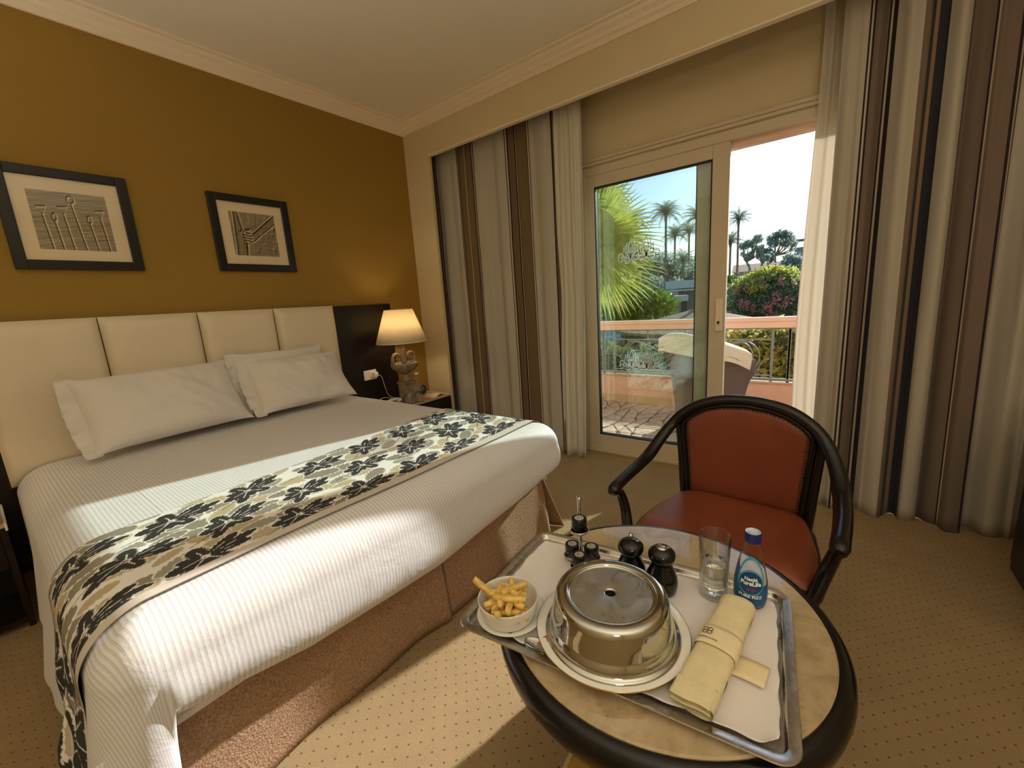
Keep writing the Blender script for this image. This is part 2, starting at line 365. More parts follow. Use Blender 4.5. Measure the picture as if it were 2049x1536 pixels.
def lathe(prof, n=48, c=(0, 0), cap0=False, cap1=False, a0=0, a1=2*PI):
    full = abs(a1-a0-2*PI) < 1e-6; V, F = [], []; k = len(prof); m_ = n if full else n+1
    for i in range(m_):
        a = a0+(a1-a0)*i/n
        for r, z in prof: V.append((c[0]+r*math.cos(a), c[1]+r*math.sin(a), z))
    for i in range(n):
        j = (i+1) % m_
        for q in range(k-1): F.append((i*k+q, j*k+q, j*k+q+1, i*k+q+1))
    if cap0: F.append(tuple(i*k for i in range(m_))[::-1])
    if cap1: F.append(tuple(i*k+k-1 for i in range(m_)))
    return V, F
def catmull(P, n=8, closed=False):
    P = [Vector(p) for p in P]; out = []; N = len(P)
    for i in range(N if closed else N-1):
        p0 = P[(i-1) % N] if (closed or i > 0) else P[0]*2-P[1]
        p1, p2 = P[i], P[(i+1) % N]
        p3 = P[(i+2) % N] if (closed or i+2 < N) else P[-1]*2-P[-2]
        for k in range(n):
            t = k/n
            out.append(0.5*((2*p1)+(-p0+p2)*t+(2*p0-5*p1+4*p2-p3)*t*t+(-p0+3*p1-3*p2+p3)*t**3))
    if not closed: out.append(P[-1])
    return out
def tube(path, rad, n=10, caps=True, flat=1.0, up=None):
    """tube along a path; rad a number or a list; flat scales the second axis."""
    P = [Vector(p) for p in path]; V, F = [], []; N = len(P)
    R = rad if hasattr(rad, '__len__') else [rad]*N
    prev = None
    for i in range(N):
        t = (P[min(i+1, N-1)]-P[max(i-1, 0)]).normalized()
        if up is not None: a = t.cross(Vector(up))
        elif prev is None: a = t.cross(Vector((0, 0, 1)) if abs(t.z) < 0.95 else Vector((1, 0, 0)))
        else: a = prev - t*prev.dot(t)
        if a.length < 1e-6: a = t.cross(Vector((0, 1, 0)))
        a.normalize(); b = t.cross(a).normalized(); prev = a
        for k in range(n):
            th = 2*PI*k/n; V.append(tuple(P[i]+a*R[i]*math.cos(th)+b*R[i]*flat*math.sin(th)))
    for i in range(N-1):
        for k in range(n): F.append((i*n+k, i*n+(k+1) % n, (i+1)*n+(k+1) % n, (i+1)*n+k))
    if caps: F.append(tuple(range(n))[::-1]); F.append(tuple((N-1)*n+k for k in range(n)))
    return V, F
def grid(fn, nu, nv, uvfn=None):
    V, F, U = [], [], []
    for i in range(nu+1):
        for j in range(nv+1):
            V.append(fn(i/nu, j/nv))
            if uvfn: U.append(uvfn(i/nu, j/nv))
    for i in range(nu):
        for j in range(nv):
            a = i*(nv+1)+j; F.append((a, a+nv+1, a+nv+2, a+1))
    return (V, F, U) if uvfn else (V, F)
def prism(poly, z0, z1):
    n = len(poly); V = [(x, y, z0) for x, y in poly]+[(x, y, z1) for x, y in poly]
    return V, [tuple(range(n))[::-1], tuple(range(n, 2*n))]+[(i, (i+1) % n, n+(i+1) % n, n+i) for i in range(n)]
def thick(o, t, off=-1):
    md = o.modifiers.new('thickness', 'SOLIDIFY'); md.thickness = t; md.offset = off; return o
def subsurf(o, lv=1):
    md = o.modifiers.new('smooth', 'SUBSURF'); md.levels = lv; md.render_levels = lv; return o
def sphere(c, r, n=12, sz=1.0):
    pr = [(max(1e-5, r*math.cos(-PI/2+PI*i/n)), c[2]+r*sz*math.sin(-PI/2+PI*i/n)) for i in range(n+1)]
    return lathe(pr, n*2, (c[0], c[1]))
def snoise(x, y=0.0, z=0.0):
    import mathutils.noise as mn
    return mn.noise(Vector((x, y, z)))
def text_mesh(s, size, bold=0.0):
    cu = bpy.data.curves.new('t', 'FONT'); cu.body = s; cu.size = size; cu.align_x = 'CENTER'; cu.offset = bold; cu.resolution_u = 3
    o = bpy.data.objects.new('t', cu); C.objects.link(o); bpy.context.view_layer.update()
    me = bpy.data.meshes.new_from_object(o); V = [tuple(v.co) for v in me.vertices]; F = [tuple(p.vertices) for p in me.polygons]
    bpy.data.objects.remove(o); bpy.data.meshes.remove(me); bpy.data.curves.remove(cu); return V, F

XW = 3.12; XV = 2.76; YW = 3.213; ZC = 2.935; ZV = 2.608; YR = 2.90
XL = -2.3; YB = -2.6
# ------------------------------------------------------------------ room shell
def struct(name, vf, m, parent=None, smooth=False):
    o = mesh(name, vf[0], vf[1], m, parent, smooth)
    if parent is None: o['kind'] = 'structure'
    return o
struct('floor', box(XL-.1, XW+.12, YB-.1, YW+.1, -0.12, 0.0), M['carpet'])
struct('wall_back', box(XL-.1, XV+.6, YW, YW+.12, 0, 3.1), M['ochre'])
struct('wall_left', box(XL-.12, XL, YB, YW, 0, 3.1), M['cream_wall'])
struct('wall_front', box(XL-.12, XW+.2, YB-.12, YB, 0, 3.1), M['cream_wall'])
struct('ceiling', box(XL-.1, XW+.2, YB-.1, YW+.1, ZC, ZC+.12), M['ceil'])
# valance beam in front of the curtain recess, with its side return (x = XV plane)
struct('wall_valance', merge(box(XV, XV+.03, YB, YR, ZV, ZC), box(XV, XV+.03, YR, YW, 0, ZC), box(XV+.03, XW, YR+.30, YW, 0, ZC)), M['cream_wall'])
struct('trim_1', box(XV-.004, XV+.034, YB, YR, ZV-.006, ZV+.004), M['crown'])
DY0, DY1, DZ = -0.62, 1.60, 2.262    # door opening
struct('wall_window', merge(box(XW, XW+.16, YB, DY0, 0, ZC), box(XW, XW+.16, DY1, YW, 0, ZC), box(XW, XW+.16, DY0, DY1, DZ, ZC)), M['cream_wall'])
# crown mouldings (stepped cove), along the back wall and the valance
def crown(path_dir, L0, L1, base, sign):
    pr = [(0.0, 2.835), (0.012, 2.835), (0.014, 2.862), (0.030, 2.872), (0.036, 2.888), (0.058, 2.905), (0.064, 2.921), (0.085, 2.924), (0.088, ZC), (0.0, ZC)]
    V, F = [], []
    n = len(pr)
    for L, m_ in ((L0, 0), (L1, 1)):
        for d, z in pr:
            LL = L - (d if m_ == 1 else 0)
            V.append((LL, base-d, z) if path_dir == 'x' else (base-d, LL, z))
    for i in range(n): F.append((i, (i+1) % n, n+(i+1) % n, n+i))
    F.append(tuple(range(n))); F.append(tuple(range(n, 2*n))[::-1]); return V, F
struct('trim_2', crown('x', XL, XV, YW, -1), M['crown'])
struct('trim_3', crown('y', YB, YW, XV, -1), M['crown'])
struct('baseboard_back', bbox(XL, -0.62, YW-.015, YW, 0, .09, .003), M['crown'])

# ------------------------------------------------------------------ sliding balcony door
door = thing('door_1', 'cream aluminium sliding balcony door, its right half slid open', 'door', (XW, 0.5, 0)); door['kind'] = 'structure'
for k_ in ('category',): del door[k_]
def dpart(name, vf, m, parent=door, **k):
    v, f = vf; v = [(a[0]-XW, a[1]-.5, a[2]) for a in v]
    return mesh(name, v, f, m, parent, **k)
# architrave moulding over the door + fixed frame
dpart('frame_head', merge(bbox(XW-.006, XW+.10, DY0, DY1, 2.262-.06, 2.262, .004), bbox(XW-.024, XW+.01, DY0, DY1+.01, 2.268, 2.290, .006), bbox(XW-.034, XW+.01, DY0, DY1+.01, 2.290, 2.318, .010)), M['alu'])
dpart('frame_jamb', bbox(XW-.005, XW+.14, DY1-.02, DY1+.012, 0, 2.262, .003), M['alu'])
dpart('frame_jamb', bbox(XW-.005, XW+.14, DY0-.01, DY0+.03, 0, 2.262, .003), M['alu'])
dpart('sill', merge(bbox(XW-.012, XW+.14, DY0, DY1, 0, .026, .003), box(XW+.028, XW+.032, DY0, DY1, .026, .034), box(XW+.078, XW+.082, DY0, DY1, .026, .034)), M['alu'])
dpart('track_reveal', merge(bbox(XW+.045, XW+.06, DY0, DY1, 2.165, 2.205, .002), bbox(XW+.09, XW+.14, DY0, DY1, 2.172, 2.205, .002)), M['pink_rail'])
def sash(x, y0, y1, z0, z1, sl, sr, sb, st, m, d=.036):
    # left = high y, right = low y
    root = dpart('sash', merge(bbox(x, x+d, y1-sl, y1, z0, z1, .003), bbox(x, x+d, y0, y0+sr, z0, z1, .003),
                 bbox(x, x+d, y0+sr, y1-sl, z0, z0+sb, .003), bbox(x, x+d, y0+sr, y1-sl, z1-st, z1, .003)), m)
    g = .009
    a0, a1, b0, b1 = y0+sr, y1-sl, z0+sb, z1-st
    dpart('gasket', merge(box(x+.004, x+.030, a1-g, a1, b0, b1), box(x+.004, x+.030, a0, a0+g, b0, b1), box(x+.004, x+.030, a0, a1, b0, b0+g), box(x+.004, x+.030, a0, a1, b1-g, b1)), M['gasket'], root)
    dpart('pane', box(x+.017, x+.019, a0+g, a1-g, b0+g, b1-g), M['glass'], root)
    return root, (a0, a1, b0, b1)
s1, ins = sash(XW+.004, .575, 1.585, .026, 2.205, .072, .102, .125, .085, M['alu'])
s2, outs = sash(XW+.056, .640, 1.595, .03, 2.20, .06, .140, .11, .070, M['alu_dirty'])
dpart('sash_strip', bbox(XW+.05, XW+.056, .705, .735, .03, 2.2, .001), M['alu_dirty'], s2)
# handle on the closing stile
dpart('handle', merge(bbox(XW-.014, XW+.004, .590, .632, 1.02, 1.235, .003), bbox(XW-.020, XW-.012, .598, .606, 1.03, 1.225, .002)), M['crown'], s1)
dpart('handle_latch', bbox(XW-.026, XW-.014, .604, .618, 1.070, 1.086, .002), M['gasket'], s1)
# etched lotus emblem on each pane: ribbon line drawing
def ribbon(pts, wd, x):
    V, F = [], []; P = [Vector((p[0], p[1])) for p in pts]
    for i, p in enumerate(P):
        t = (P[min(i+1, len(P)-1)]-P[max(i-1, 0)]).normalized(); nn = Vector((-t.y, t.x))*wd/2
        V.append((x, p.x+nn.x, p.y+nn.y)); V.append((x, p.x-nn.x, p.y-nn.y))
    for i in range(len(P)-1): F.append((2*i, 2*i+1, 2*i+3, 2*i+2))
    return V, F
def emblem(x, yc, zc, s, inv=1):
    parts = []
    for sx in (-1, 1):
        for k_, (w_, h_, tilt) in enumerate(((.10, .50, 0.0), (.13, .46, .32), (.16, .44, .68), (.15, .34, 1.02))):
            pts = []
            for t in np.linspace(0, 1, 14):
                px = w_*math.sin(PI*t)*(1 if k_ else 1); py = h_*t
                pts.append((px, py))
            cs, sn = math.cos(tilt), math.sin(tilt)
            q = [((a*cs+b*sn)*sx*.85, (-a*sn+b*cs)*1.25) for a, b in pts]
            parts.append(ribbon([(yc+a*s, zc+b*s*inv) for a, b in q], .0062, x))
            if k_:
                q2 = [((-a*.8*cs+b*sn)*sx, a*.8*sn+b*cs) for a, b in pts]
                parts.append(ribbon([(yc+a*s, zc+b*s*inv) for a, b in q2], .0048, x))
        sp = [(sx*(.36+.10*math.cos(t)*(1-t/12)), .10+.10*math.sin(t)*(1-t/12)) for t in np.linspace(-2.2, 5.2, 22)]
        parts.append(ribbon([(yc+a*s, zc+b*s*inv) for a, b in sp], .0062, x))
        sp = [(sx*(.15+.08*math.cos(t)), -.10+.08*math.sin(t)) for t in np.linspace(0, 5.6, 18)]
        parts.append(ribbon([(yc+a*s, zc+b*s*inv) for a, b in sp], .0055, x))
        sp = [(sx*(.40+.06*math.cos(t)), -.06+.06*math.sin(t)) for t in np.linspace(0, 5.6, 14)]
        parts.append(ribbon([(yc+a*s, zc+b*s*inv) for a, b in sp], .0055, x))
    parts.append(ribbon([(yc-.5*s, zc-.01*s*inv), (yc, zc-.05*s*inv), (yc+.5*s, zc-.01*s*inv)], .0055, x))
    return merge(*parts)
for (x, yy) in ((XW+.019, 1.115), (XW+.071, 1.255)):
    for zz in (1.575, .742):
        dpart('etched_emblem', emblem(x, yy, zz, .21), M['etch'], s1 if x < XW+.03 else s2)

# ------------------------------------------------------------------ curtains
CR = (0.47, 0.435, 0.36); BR = (0.17, 0.115, 0.060); DK = (0.022, 0.014, 0.02); LT = (0.50, 0.41, 0.32); MD = (0.30, 0.20, 0.13)
def bands_left():
    # from high y (left in the photo) to low y; uv.x = 3.3 - y so that it grows to the right
    seq = []; 
    def add(a, b, c): seq.append((3.3-a, 3.3-b, c))
    add(3.30, 3.035, BR); add(3.035, 3.026, DK); add(3.026, 3.014, MD); add(3.014, 3.004, DK); add(3.004, 2.738, CR)
    add(2.738, 2.730, DK); add(2.730, 2.722, LT); add(2.722, 2.708, DK); add(2.708, 2.648, BR); add(2.648, 2.640, LT); add(2.640, 2.576, BR)
    add(2.576, 2.564, DK); add(2.564, 2.552, LT); add(2.552, 2.540, DK); add(2.540, 2.204, CR)
    add(2.204, 2.194, DK); add(2.194, 2.184, LT); add(2.184, 2.172, DK); add(2.172, 2.100, BR); add(2.100, 2.093, DK); add(2.093, 2.085, LT); add(2.085, 2.078, DK); add(2.078, 1.990, BR)
    add(1.990, 1.982, DK); add(1.982, 1.974, LT); add(1.974, 1.964, DK); add(1.964, 1.765, CR); add(1.765, 1.755, DK); add(1.755, 1.70, BR)
    return seq
def bands_right():
    seq = []
    def add(a, b, c): seq.append((0.6-a, 0.6-b, c))
    RC = (0.46, 0.415, 0.34); RB = (0.175, 0.13, 0.10)
    NV = (.030, .030, .042)  # navy stripes, widened to paint in the shade of a fold valley
    add(.6, -.048, RC); add(-.048, -.056, DK); add(-.056, -.062, RC); add(-.062, -.072, DK); add(-.072, -.122, RB)
    add(-.122, -.131, DK); add(-.131, -.138, LT); add(-.138, -.149, DK); add(-.149, -.240, RC); add(-.240, -.268, RB); add(-.268, -.282, NV); add(-.282, -.292, MD)
    add(-.292, -.322, NV); add(-.322, -.331, DK); add(-.331, -.396, RC); add(-.396, -.404, DK); add(-.404, -.462, RB); add(-.462, -.470, DK); add(-.470, -.476, LT)
    add(-.476, -.538, RB); add(-.538, -.550, DK); add(-.550, -.560, LT); add(-.560, -.574, DK); add(-.574, -.80, RC); add(-.80, -.81, DK); add(-.81, -.95, RB)
    return seq
M['curtL'] = curtain_mat('striped_curtain_cloth_left', bands_left())
M['curtR'] = curtain_mat('striped_curtain_cloth_right', bands_right())
M['lining'] = mat('cream_curtain_lining', (0.62, 0.585, 0.48), 0.9, sheen=0.1, bump=0.3, bscale=18, bdist=0.01)
def curtain(name, label, y0, y1, xc, m, amp, nfold, seed, uv0, z0=0.003, z1=2.86, top=0.35, edges=None, conv=0.0, nz=40, nu=260, belly=0.0, th=0.003, lat=.12):
    rs = np.random.RandomState(seed)
    ph = rs.uniform(0, 6.28, 6); fr = np.array([nfold, nfold*1.63, nfold*.53, nfold*2.7])
    loc = (xc, (y0+y1)/2, 0)
    def fold(u, v):
        # v 0 at bottom .. 1 top
        d = (math.sin(2*PI*fr[0]*u+ph[0]+.5*math.sin(2*PI*u*1.7+ph[4])) + .45*math.sin(2*PI*fr[1]*u+ph[1]+1.2*(1-v)) + .6*math.sin(2*PI*fr[2]*u+ph[2]+.8*v) + .22*math.sin(2*PI*fr[3]*u+ph[3]+2*v))/1.7
        s = (top+(1-top)*(1-v)**.6)
        return d*s
    def fn(u, v):
        y = y0+(y1-y0)*u; z = z0+(z1-z0)*v
        d = fold(u, v); e = .0015/abs(y1-y0)
        yy = y + amp*lat*math.sin(2*PI*fr[0]*u*2+ph[5])*(.3+.7*(1-v)) + conv*(v-.5)*(u-.5)
        if edges: yy += edges(u, v)
        x = xc + amp*d - belly*(1-v)**3 + .006*snoise(y*9, z*2.2, seed)
        zz = z
        return (x-loc[0], yy-loc[1], zz)
    V, F, U = grid(fn, nu, nz, lambda u, v: (abs(uv0-(y0+(y1-y0)*u)), v*2.8))
    o = mesh(name, V, F, m, None, True, loc, U); thick(o, th)
    tag(o, label, 'curtain'); return o
curtain('curtain', 'brown and cream striped curtain hanging left of the balcony door', 3.19, 1.735, 2.935, M['curtL'], .019, 6.6, 3, 3.3, nu=420)
def led(u, v):  # pinch in the lining bunch
    return -.02*math.exp(-((v-.45)/.12)**2)*(1-u)
curtain('lining_curtain', 'plain cream lining curtain bunched between the striped curtain and the balcony door', 1.725, 1.50, 2.925, M['lining'], .040, 2.6, 9, 2.0, nu=160, edges=lambda u, v: led(u, v)+.05*(1-v)**2*(u-.2)+.03*(1-u)*(1-v))
curtain('curtain', 'grey-brown and cream striped curtain hanging right of the open door', 0.045, -0.90, 2.925, M['curtR'], .066, 6.2, 21, 0.6, nu=420, edges=lambda u, v: -.05*(1-v)*u, belly=.02)
M['sheer'] = translucent('white_sheer_cloth', (0.80, 0.74, 0.62), (0.85, 0.80, 0.70), 0.45, 0.3)
curtain('sheer_curtain', 'white sheer curtain at the open door, in front of the right striped curtain', 0.150, -0.10, 3.035, M['sheer'], .022, 3.4, 5, 1.0, nu=120, edges=lambda u, v: .02*math.sin(v*5)*(1-u)-.06*u*(1-v))
trk = mesh('curtain_track', *shift(bbox(-.02, .02, -2.6, 1.6, 0, .03, .004), (0, 0, 0)), M['white_plastic'], None, False, (2.94, 1.45, 2.86))
tag(trk, 'white curtain track running above both striped curtains behind the valance', 'curtain track')
for (x0, x1, y0, y1) in ((2.92, 2.96, 1.4, 1.44), (2.92, 2.96, -.4, -.36), (2.92, 2.96, 2.9, 2.94)):
    mesh('track_bracket', *shift(box(x0, x1, y0, y1, 2.889, ZC), (-2.94, -1.45, -2.86)), M['white_plastic'], trk)

# ------------------------------------------------------------------ headboard and bed
BX0, BX1, BY0, BY1, BZ = 0.015, 1.885, 1.125, 3.10, 0.66
RH, RV = 0.145, 0.125
hb = thing('headboard', 'ivory padded headboard of four panels on a wide dark wood backing', 'headboard', (0.9, 3.16, 0))
def hpart(name, vf, m, par=hb, **k): return mesh(name, *shift(vf, (-.9, -3.16, 0)), m, par, **k)
hpart('backing_panel', bbox(-.62, 2.372, 3.168, YW-.001, 0.12, 1.362, .004), M['espresso'])
for i in range(4):
    x0 = 0.003+i*.4545
    def pf(u, v, x0=x0):
        uu, vv = 2*u-1, 2*v-1
        b = (1-abs(uu)**8)*(1-abs(vv)**10); b = max(b, 0)**.5
        return (x0+.002+.4505*u-.9, 3.168-.050*b-.004-3.16, .565+.803*v)
    hp = hpart('upholstered_panel', ([], []), M['leather_white']) if False else None
    V, F = grid(pf, 26, 36)
    p_ = mesh('upholstered_panel', V, F, M['leather_white'], hb, True)

def hem(x, y):   # height of the sheet's lower hem around the bed
    if y < BY0+.18 and x > BX0+.1:
        return float(np.interp(x, [.1, .25, .45, .95, 1.5, 1.75, 1.9], [.415, .385, .345, .312, .355, .385, .40]))
    if x > 1.5: return .40
    return float(np.interp(y, [1.12, 1.35, 1.9, 2.7, 3.2], [.30, .12, .14, .20, .22]))
def outline(n_side=(70, 70, 70, 70), nc=14, rc=.10):
    """rounded rectangle as (segment kind, parameter); evaluated for any inset d."""
    items = []
    x0, x1, y0, y1 = BX0, BX1, BY0, BY1
    def pt(seg, t, d):
        r = max(rc-d, .012); a, b, c_, e = x0+d, x1-d, y0+d, y1-.0*d
        if seg == 'front': return (a+r+(b-a-2*r)*t, c_)
        if seg == 'rc': th = -PI/2+t*PI/2; return (b-r+r*math.cos(th), c_+r+r*math.sin(th))
        if seg == 'right': return (b, c_+r+(e-c_-r)*t)
        if seg == 'left': return (a, e-(e-c_-r)*t)
        if seg == 'lc': th = PI+t*PI/2; return (a+r+r*math.cos(th), c_+r+r*math.sin(th))
    order = [('left', np.linspace(0, 1, 80)), ('lc', np.linspace(0, 1, nc)[1:]), ('front', np.linspace(0, 1, 120)[1:]), ('rc', np.linspace(0, 1, nc)[1:]), ('right', np.linspace(0, 1, 70)[1:])]
    for s, ts in order:
        for t in ts: items.append((s, t))
    return items, pt
items, opt_ = outline()
bed = thing('bed', 'king-size bed made up in white striped cotton sheets', 'bed', ((BX0+BX1)/2, (BY0+BY1)/2, 0))
bl = (-(BX0+BX1)/2, -(BY0+BY1)/2, 0)
# profile: list of (inset d, z function)
prof = []
for a in np.linspace(0, PI/2, 14): prof.append((RH*(1-math.sin(a)) if a > 0 else RH, BZ-RV*(1-math.cos(a)), None))
def build_sheet():
    ARC_ = 0.5*PI*(RH+RV)/2
    V, U = [], []
    n = len(items); rows = []
    acc = 0; us = []
    prev = None
    for s, t in items:
        p = opt_(s, t, 0.0)
        if prev is not None: acc += math.hypot(p[0]-prev[0], p[1]-prev[1])
        us.append(acc); prev = p
    # uv.x : equals world x along the front
    i0 = next(i for i, (s, t) in enumerate(items) if s == 'front')
    off = us[i0]-opt_(*items[i0], 0.0)[0]
    insets = [.30, .24]+[p[0] for p in prof]
    zs = [BZ+.003, BZ+.002]+[p[1] for p in prof]
    for q, (d, z) in enumerate(zip(insets, zs)):
        for i, (s, t) in enumerate(items):
            x, y = opt_(s, t, d); V.append((x, y, z+.004*snoise(x*3, y*3, 1)))
            dn = 0 if q < 2 else (q-2)/13*ARC_
            if s == 'front': U.append((x, y))
            elif s == 'left': U.append((BX0+RH-dn, y) if q > 1 else (x, y))
            elif s == 'right': U.append((BX1-RH+dn, y) if q > 1 else (x, y))
            elif s == 'lc': xl = BX0+RH-dn if q > 1 else x; U.append((xl*(1-t)+x*t, y))
            else: xr = BX1-RH+dn if q > 1 else x; U.append((xr*t+x*(1-t), y))
        # inner rows follow the same stripe coordinate as the front
    nd = 16
    for k in range(1, nd+1):
        f = k/nd
        for i, (s, t) in enumerate(items):
            x, y = opt_(s, t, 0); h = hem(x, y)
            cx, cy = opt_(s, t, .05); nx, ny = (x-cx)/.05, (y-cy)/.05; L = math.hypot(nx, ny) or 1; nx /= L; ny /= L
            z0 = BZ-RV; z = z0+(h-z0)*f
            bul = .012*math.sin(PI*f)-.035*f**6 if h > .3 else 0
            if s == 'left' or s == 'lc':
                lf = 1 if s == 'left' else 1-t
                bul = bul*(1-lf)+lf*(.012*f+(.046*f+.008*f*math.sin(us[i]*13)+.004*f*math.sin(us[i]*31+1))*min(1, max(0, (2.85-y)/.7)))
            else: bul += .004*snoise(us[i]*4, f*3, 5)*f
            V.append((x+nx*bul, y+ny*bul, z)); dn = ARC_+(z0-z); xf = opt_(s, t, 0)[0]
            ul = BX0+RH-dn; ur = BX1-RH+dn
            U.append(({'front': xf, 'left': ul, 'right': ur, 'lc': ul*(1-t)+xf*t, 'rc': xf*(1-t)+ur*t}[s], -f*.3))
    R_ = len(insets)+nd; F = []
    for r in range(R_-1):
        for i in range(n-1): F.append((r*n+i, (r+1)*n+i, (r+1)*n+i+1, r*n+i+1))
    # centre of the top: rows between left and right items at the innermost inset, as a fine grid
    return V, F, U
V, F, U = build_sheet()
V = [(a+bl[0], b+bl[1], c) for a, b, c in V]
sh = mesh('fitted_sheet', V, F, M['sheet'], bed, True, None, U)
# flat top of the sheet (stripes run towards the headboard)
def topf(u, v):
    x = BX0+.29+(BX1-BX0-.58)*u; y = BY0+.29+(BY1-BY0-.29)*v
    return (x+bl[0], y+bl[1], BZ+.0032+.004*snoise(x*3, y*3, 1))
V2, F2, U2 = grid(topf, 30, 30, lambda u, v: (BX0+.29+(BX1-BX0-.58)*u, v))
mesh('top_sheet', V2, F2, M['sheet'], bed, True, None, U2)
mesh('mattress', *shift(bbox(BX0+.05, BX1-.05, BY0+.07, BY1, .33, BZ-.06, .04, 3), bl), M['pillow'], bed)
mesh('bed_base', *shift(box(BX0+.10, BX1-.06, BY0+.20, BY1, .08, .33), bl), M['espresso'], bed)
# bed skirt: flared cloth with box pleats
def skirt(path, name):
    pts = path; N = len(pts)
    V, F, U = [], [], []; nz = 12; acc = 0
    for i, (x, y, nx, ny, fl) in enumerate(pts):
        for j in range(nz+1):
            v = j/nz; z = .004+.40*v; o_ = fl*(1-v)
            V.append((x+nx*o_+bl[0], y+ny*o_+bl[1], z))
    for i in range(N-1):
        for j in range(nz): a = i*(nz+1)+j; F.append((a, a+nz+1, a+nz+2, a+1))
    o = mesh(name, V, F, M['skirt'], bed, True); thick(o, .004); return o
yS = BY0+.115
P_ = []
def sw(x): return .012*math.sin(x*5.1+1)+.010*math.sin(x*11.3)+.02
for x in np.linspace(.07, 1.02, 70): P_.append((x, yS, 0, -1, sw(x)+.035*math.exp(-((x-1.02)/.12)**2)))
skirt(P_, 'bed_skirt')
P_ = [(1.02, yS+.05, 0, -1, .0), (1.05, yS+.05, 0, -1, .0)]
P_ = [(x, yS+.045, 0, -1, 0.01) for x in np.linspace(.96, 1.10, 10)]
skirt(P_, 'skirt_pleat')
P_ = [(x, yS+.002, 0, -1, sw(x)+.02*math.exp(-((x-1.035)/.1)**2)+.03*math.exp(-((x-1.80)/.05)**2)) for x in np.linspace(1.03, 1.80, 60)]
skirt(P_, 'bed_skirt')
P_ = [(1.74+.10*t, yS+.03, .0, -1, .06-.06*abs(t-.5)) for t in np.linspace(0, 1, 8)]
skirt(P_, 'skirt_pleat')
P_ = []
for t in np.linspace(0, 1, 24): P_.append((1.775+.025*t, yS-.005+t*.12, .9, -.45*(1-t), .15*(1-t*.8)))
for y in np.linspace(yS+.13, 3.05, 30): P_.append((1.815, y, 1, 0, .03+.01*math.sin(y*9)))
skirt(P_, 'bed_skirt')
P_ = [(.07, y, -1, 0, .01) for y in np.linspace(BY1, yS, 30)]
skirt(P_, 'bed_skirt')
# loose folds of sheet hanging at the near left corner
def cornf(u, v):
    th = PI*1.02+u*PI*.46; r = .070+.026*math.sin(u*15)*(1-v)+.05*(1-v)
    x = BX0+.10+r*math.cos(th)-.03*(1-v); y = BY0+.115+r*math.sin(th)-.012*(1-v)
    z = .05+(.36)*v+.02*math.sin(u*9)*(1-v)
    if v > .8: q = (v-.8)/.2; x += .02*q*q; y += .02*q*q
    return (x+bl[0], y+bl[1], z)
V, F, U = grid(cornf, 60, 24, lambda u, v: (u*.35, v))
thick(mesh('sheet_corner_fold', V, F, M['sheet'], bed, True, None, U), .003)
def cornf2(u, v):
    x = BX0-.035+.11*u+.012*math.sin(v*7+1)-.02*(1-v); y = BY0+.045-.035*math.sin(PI*u)*(1-v)-.014*math.sin(u*14+v*2)*(1-v)
    return (x+bl[0], y+bl[1], .04+.36*v)
V, F, U = grid(cornf2, 30, 24, lambda u, v: (u*.2, v))
thick(mesh('sheet_corner_fold', V, F, M['sheet'], bed, True, None, U), .003)

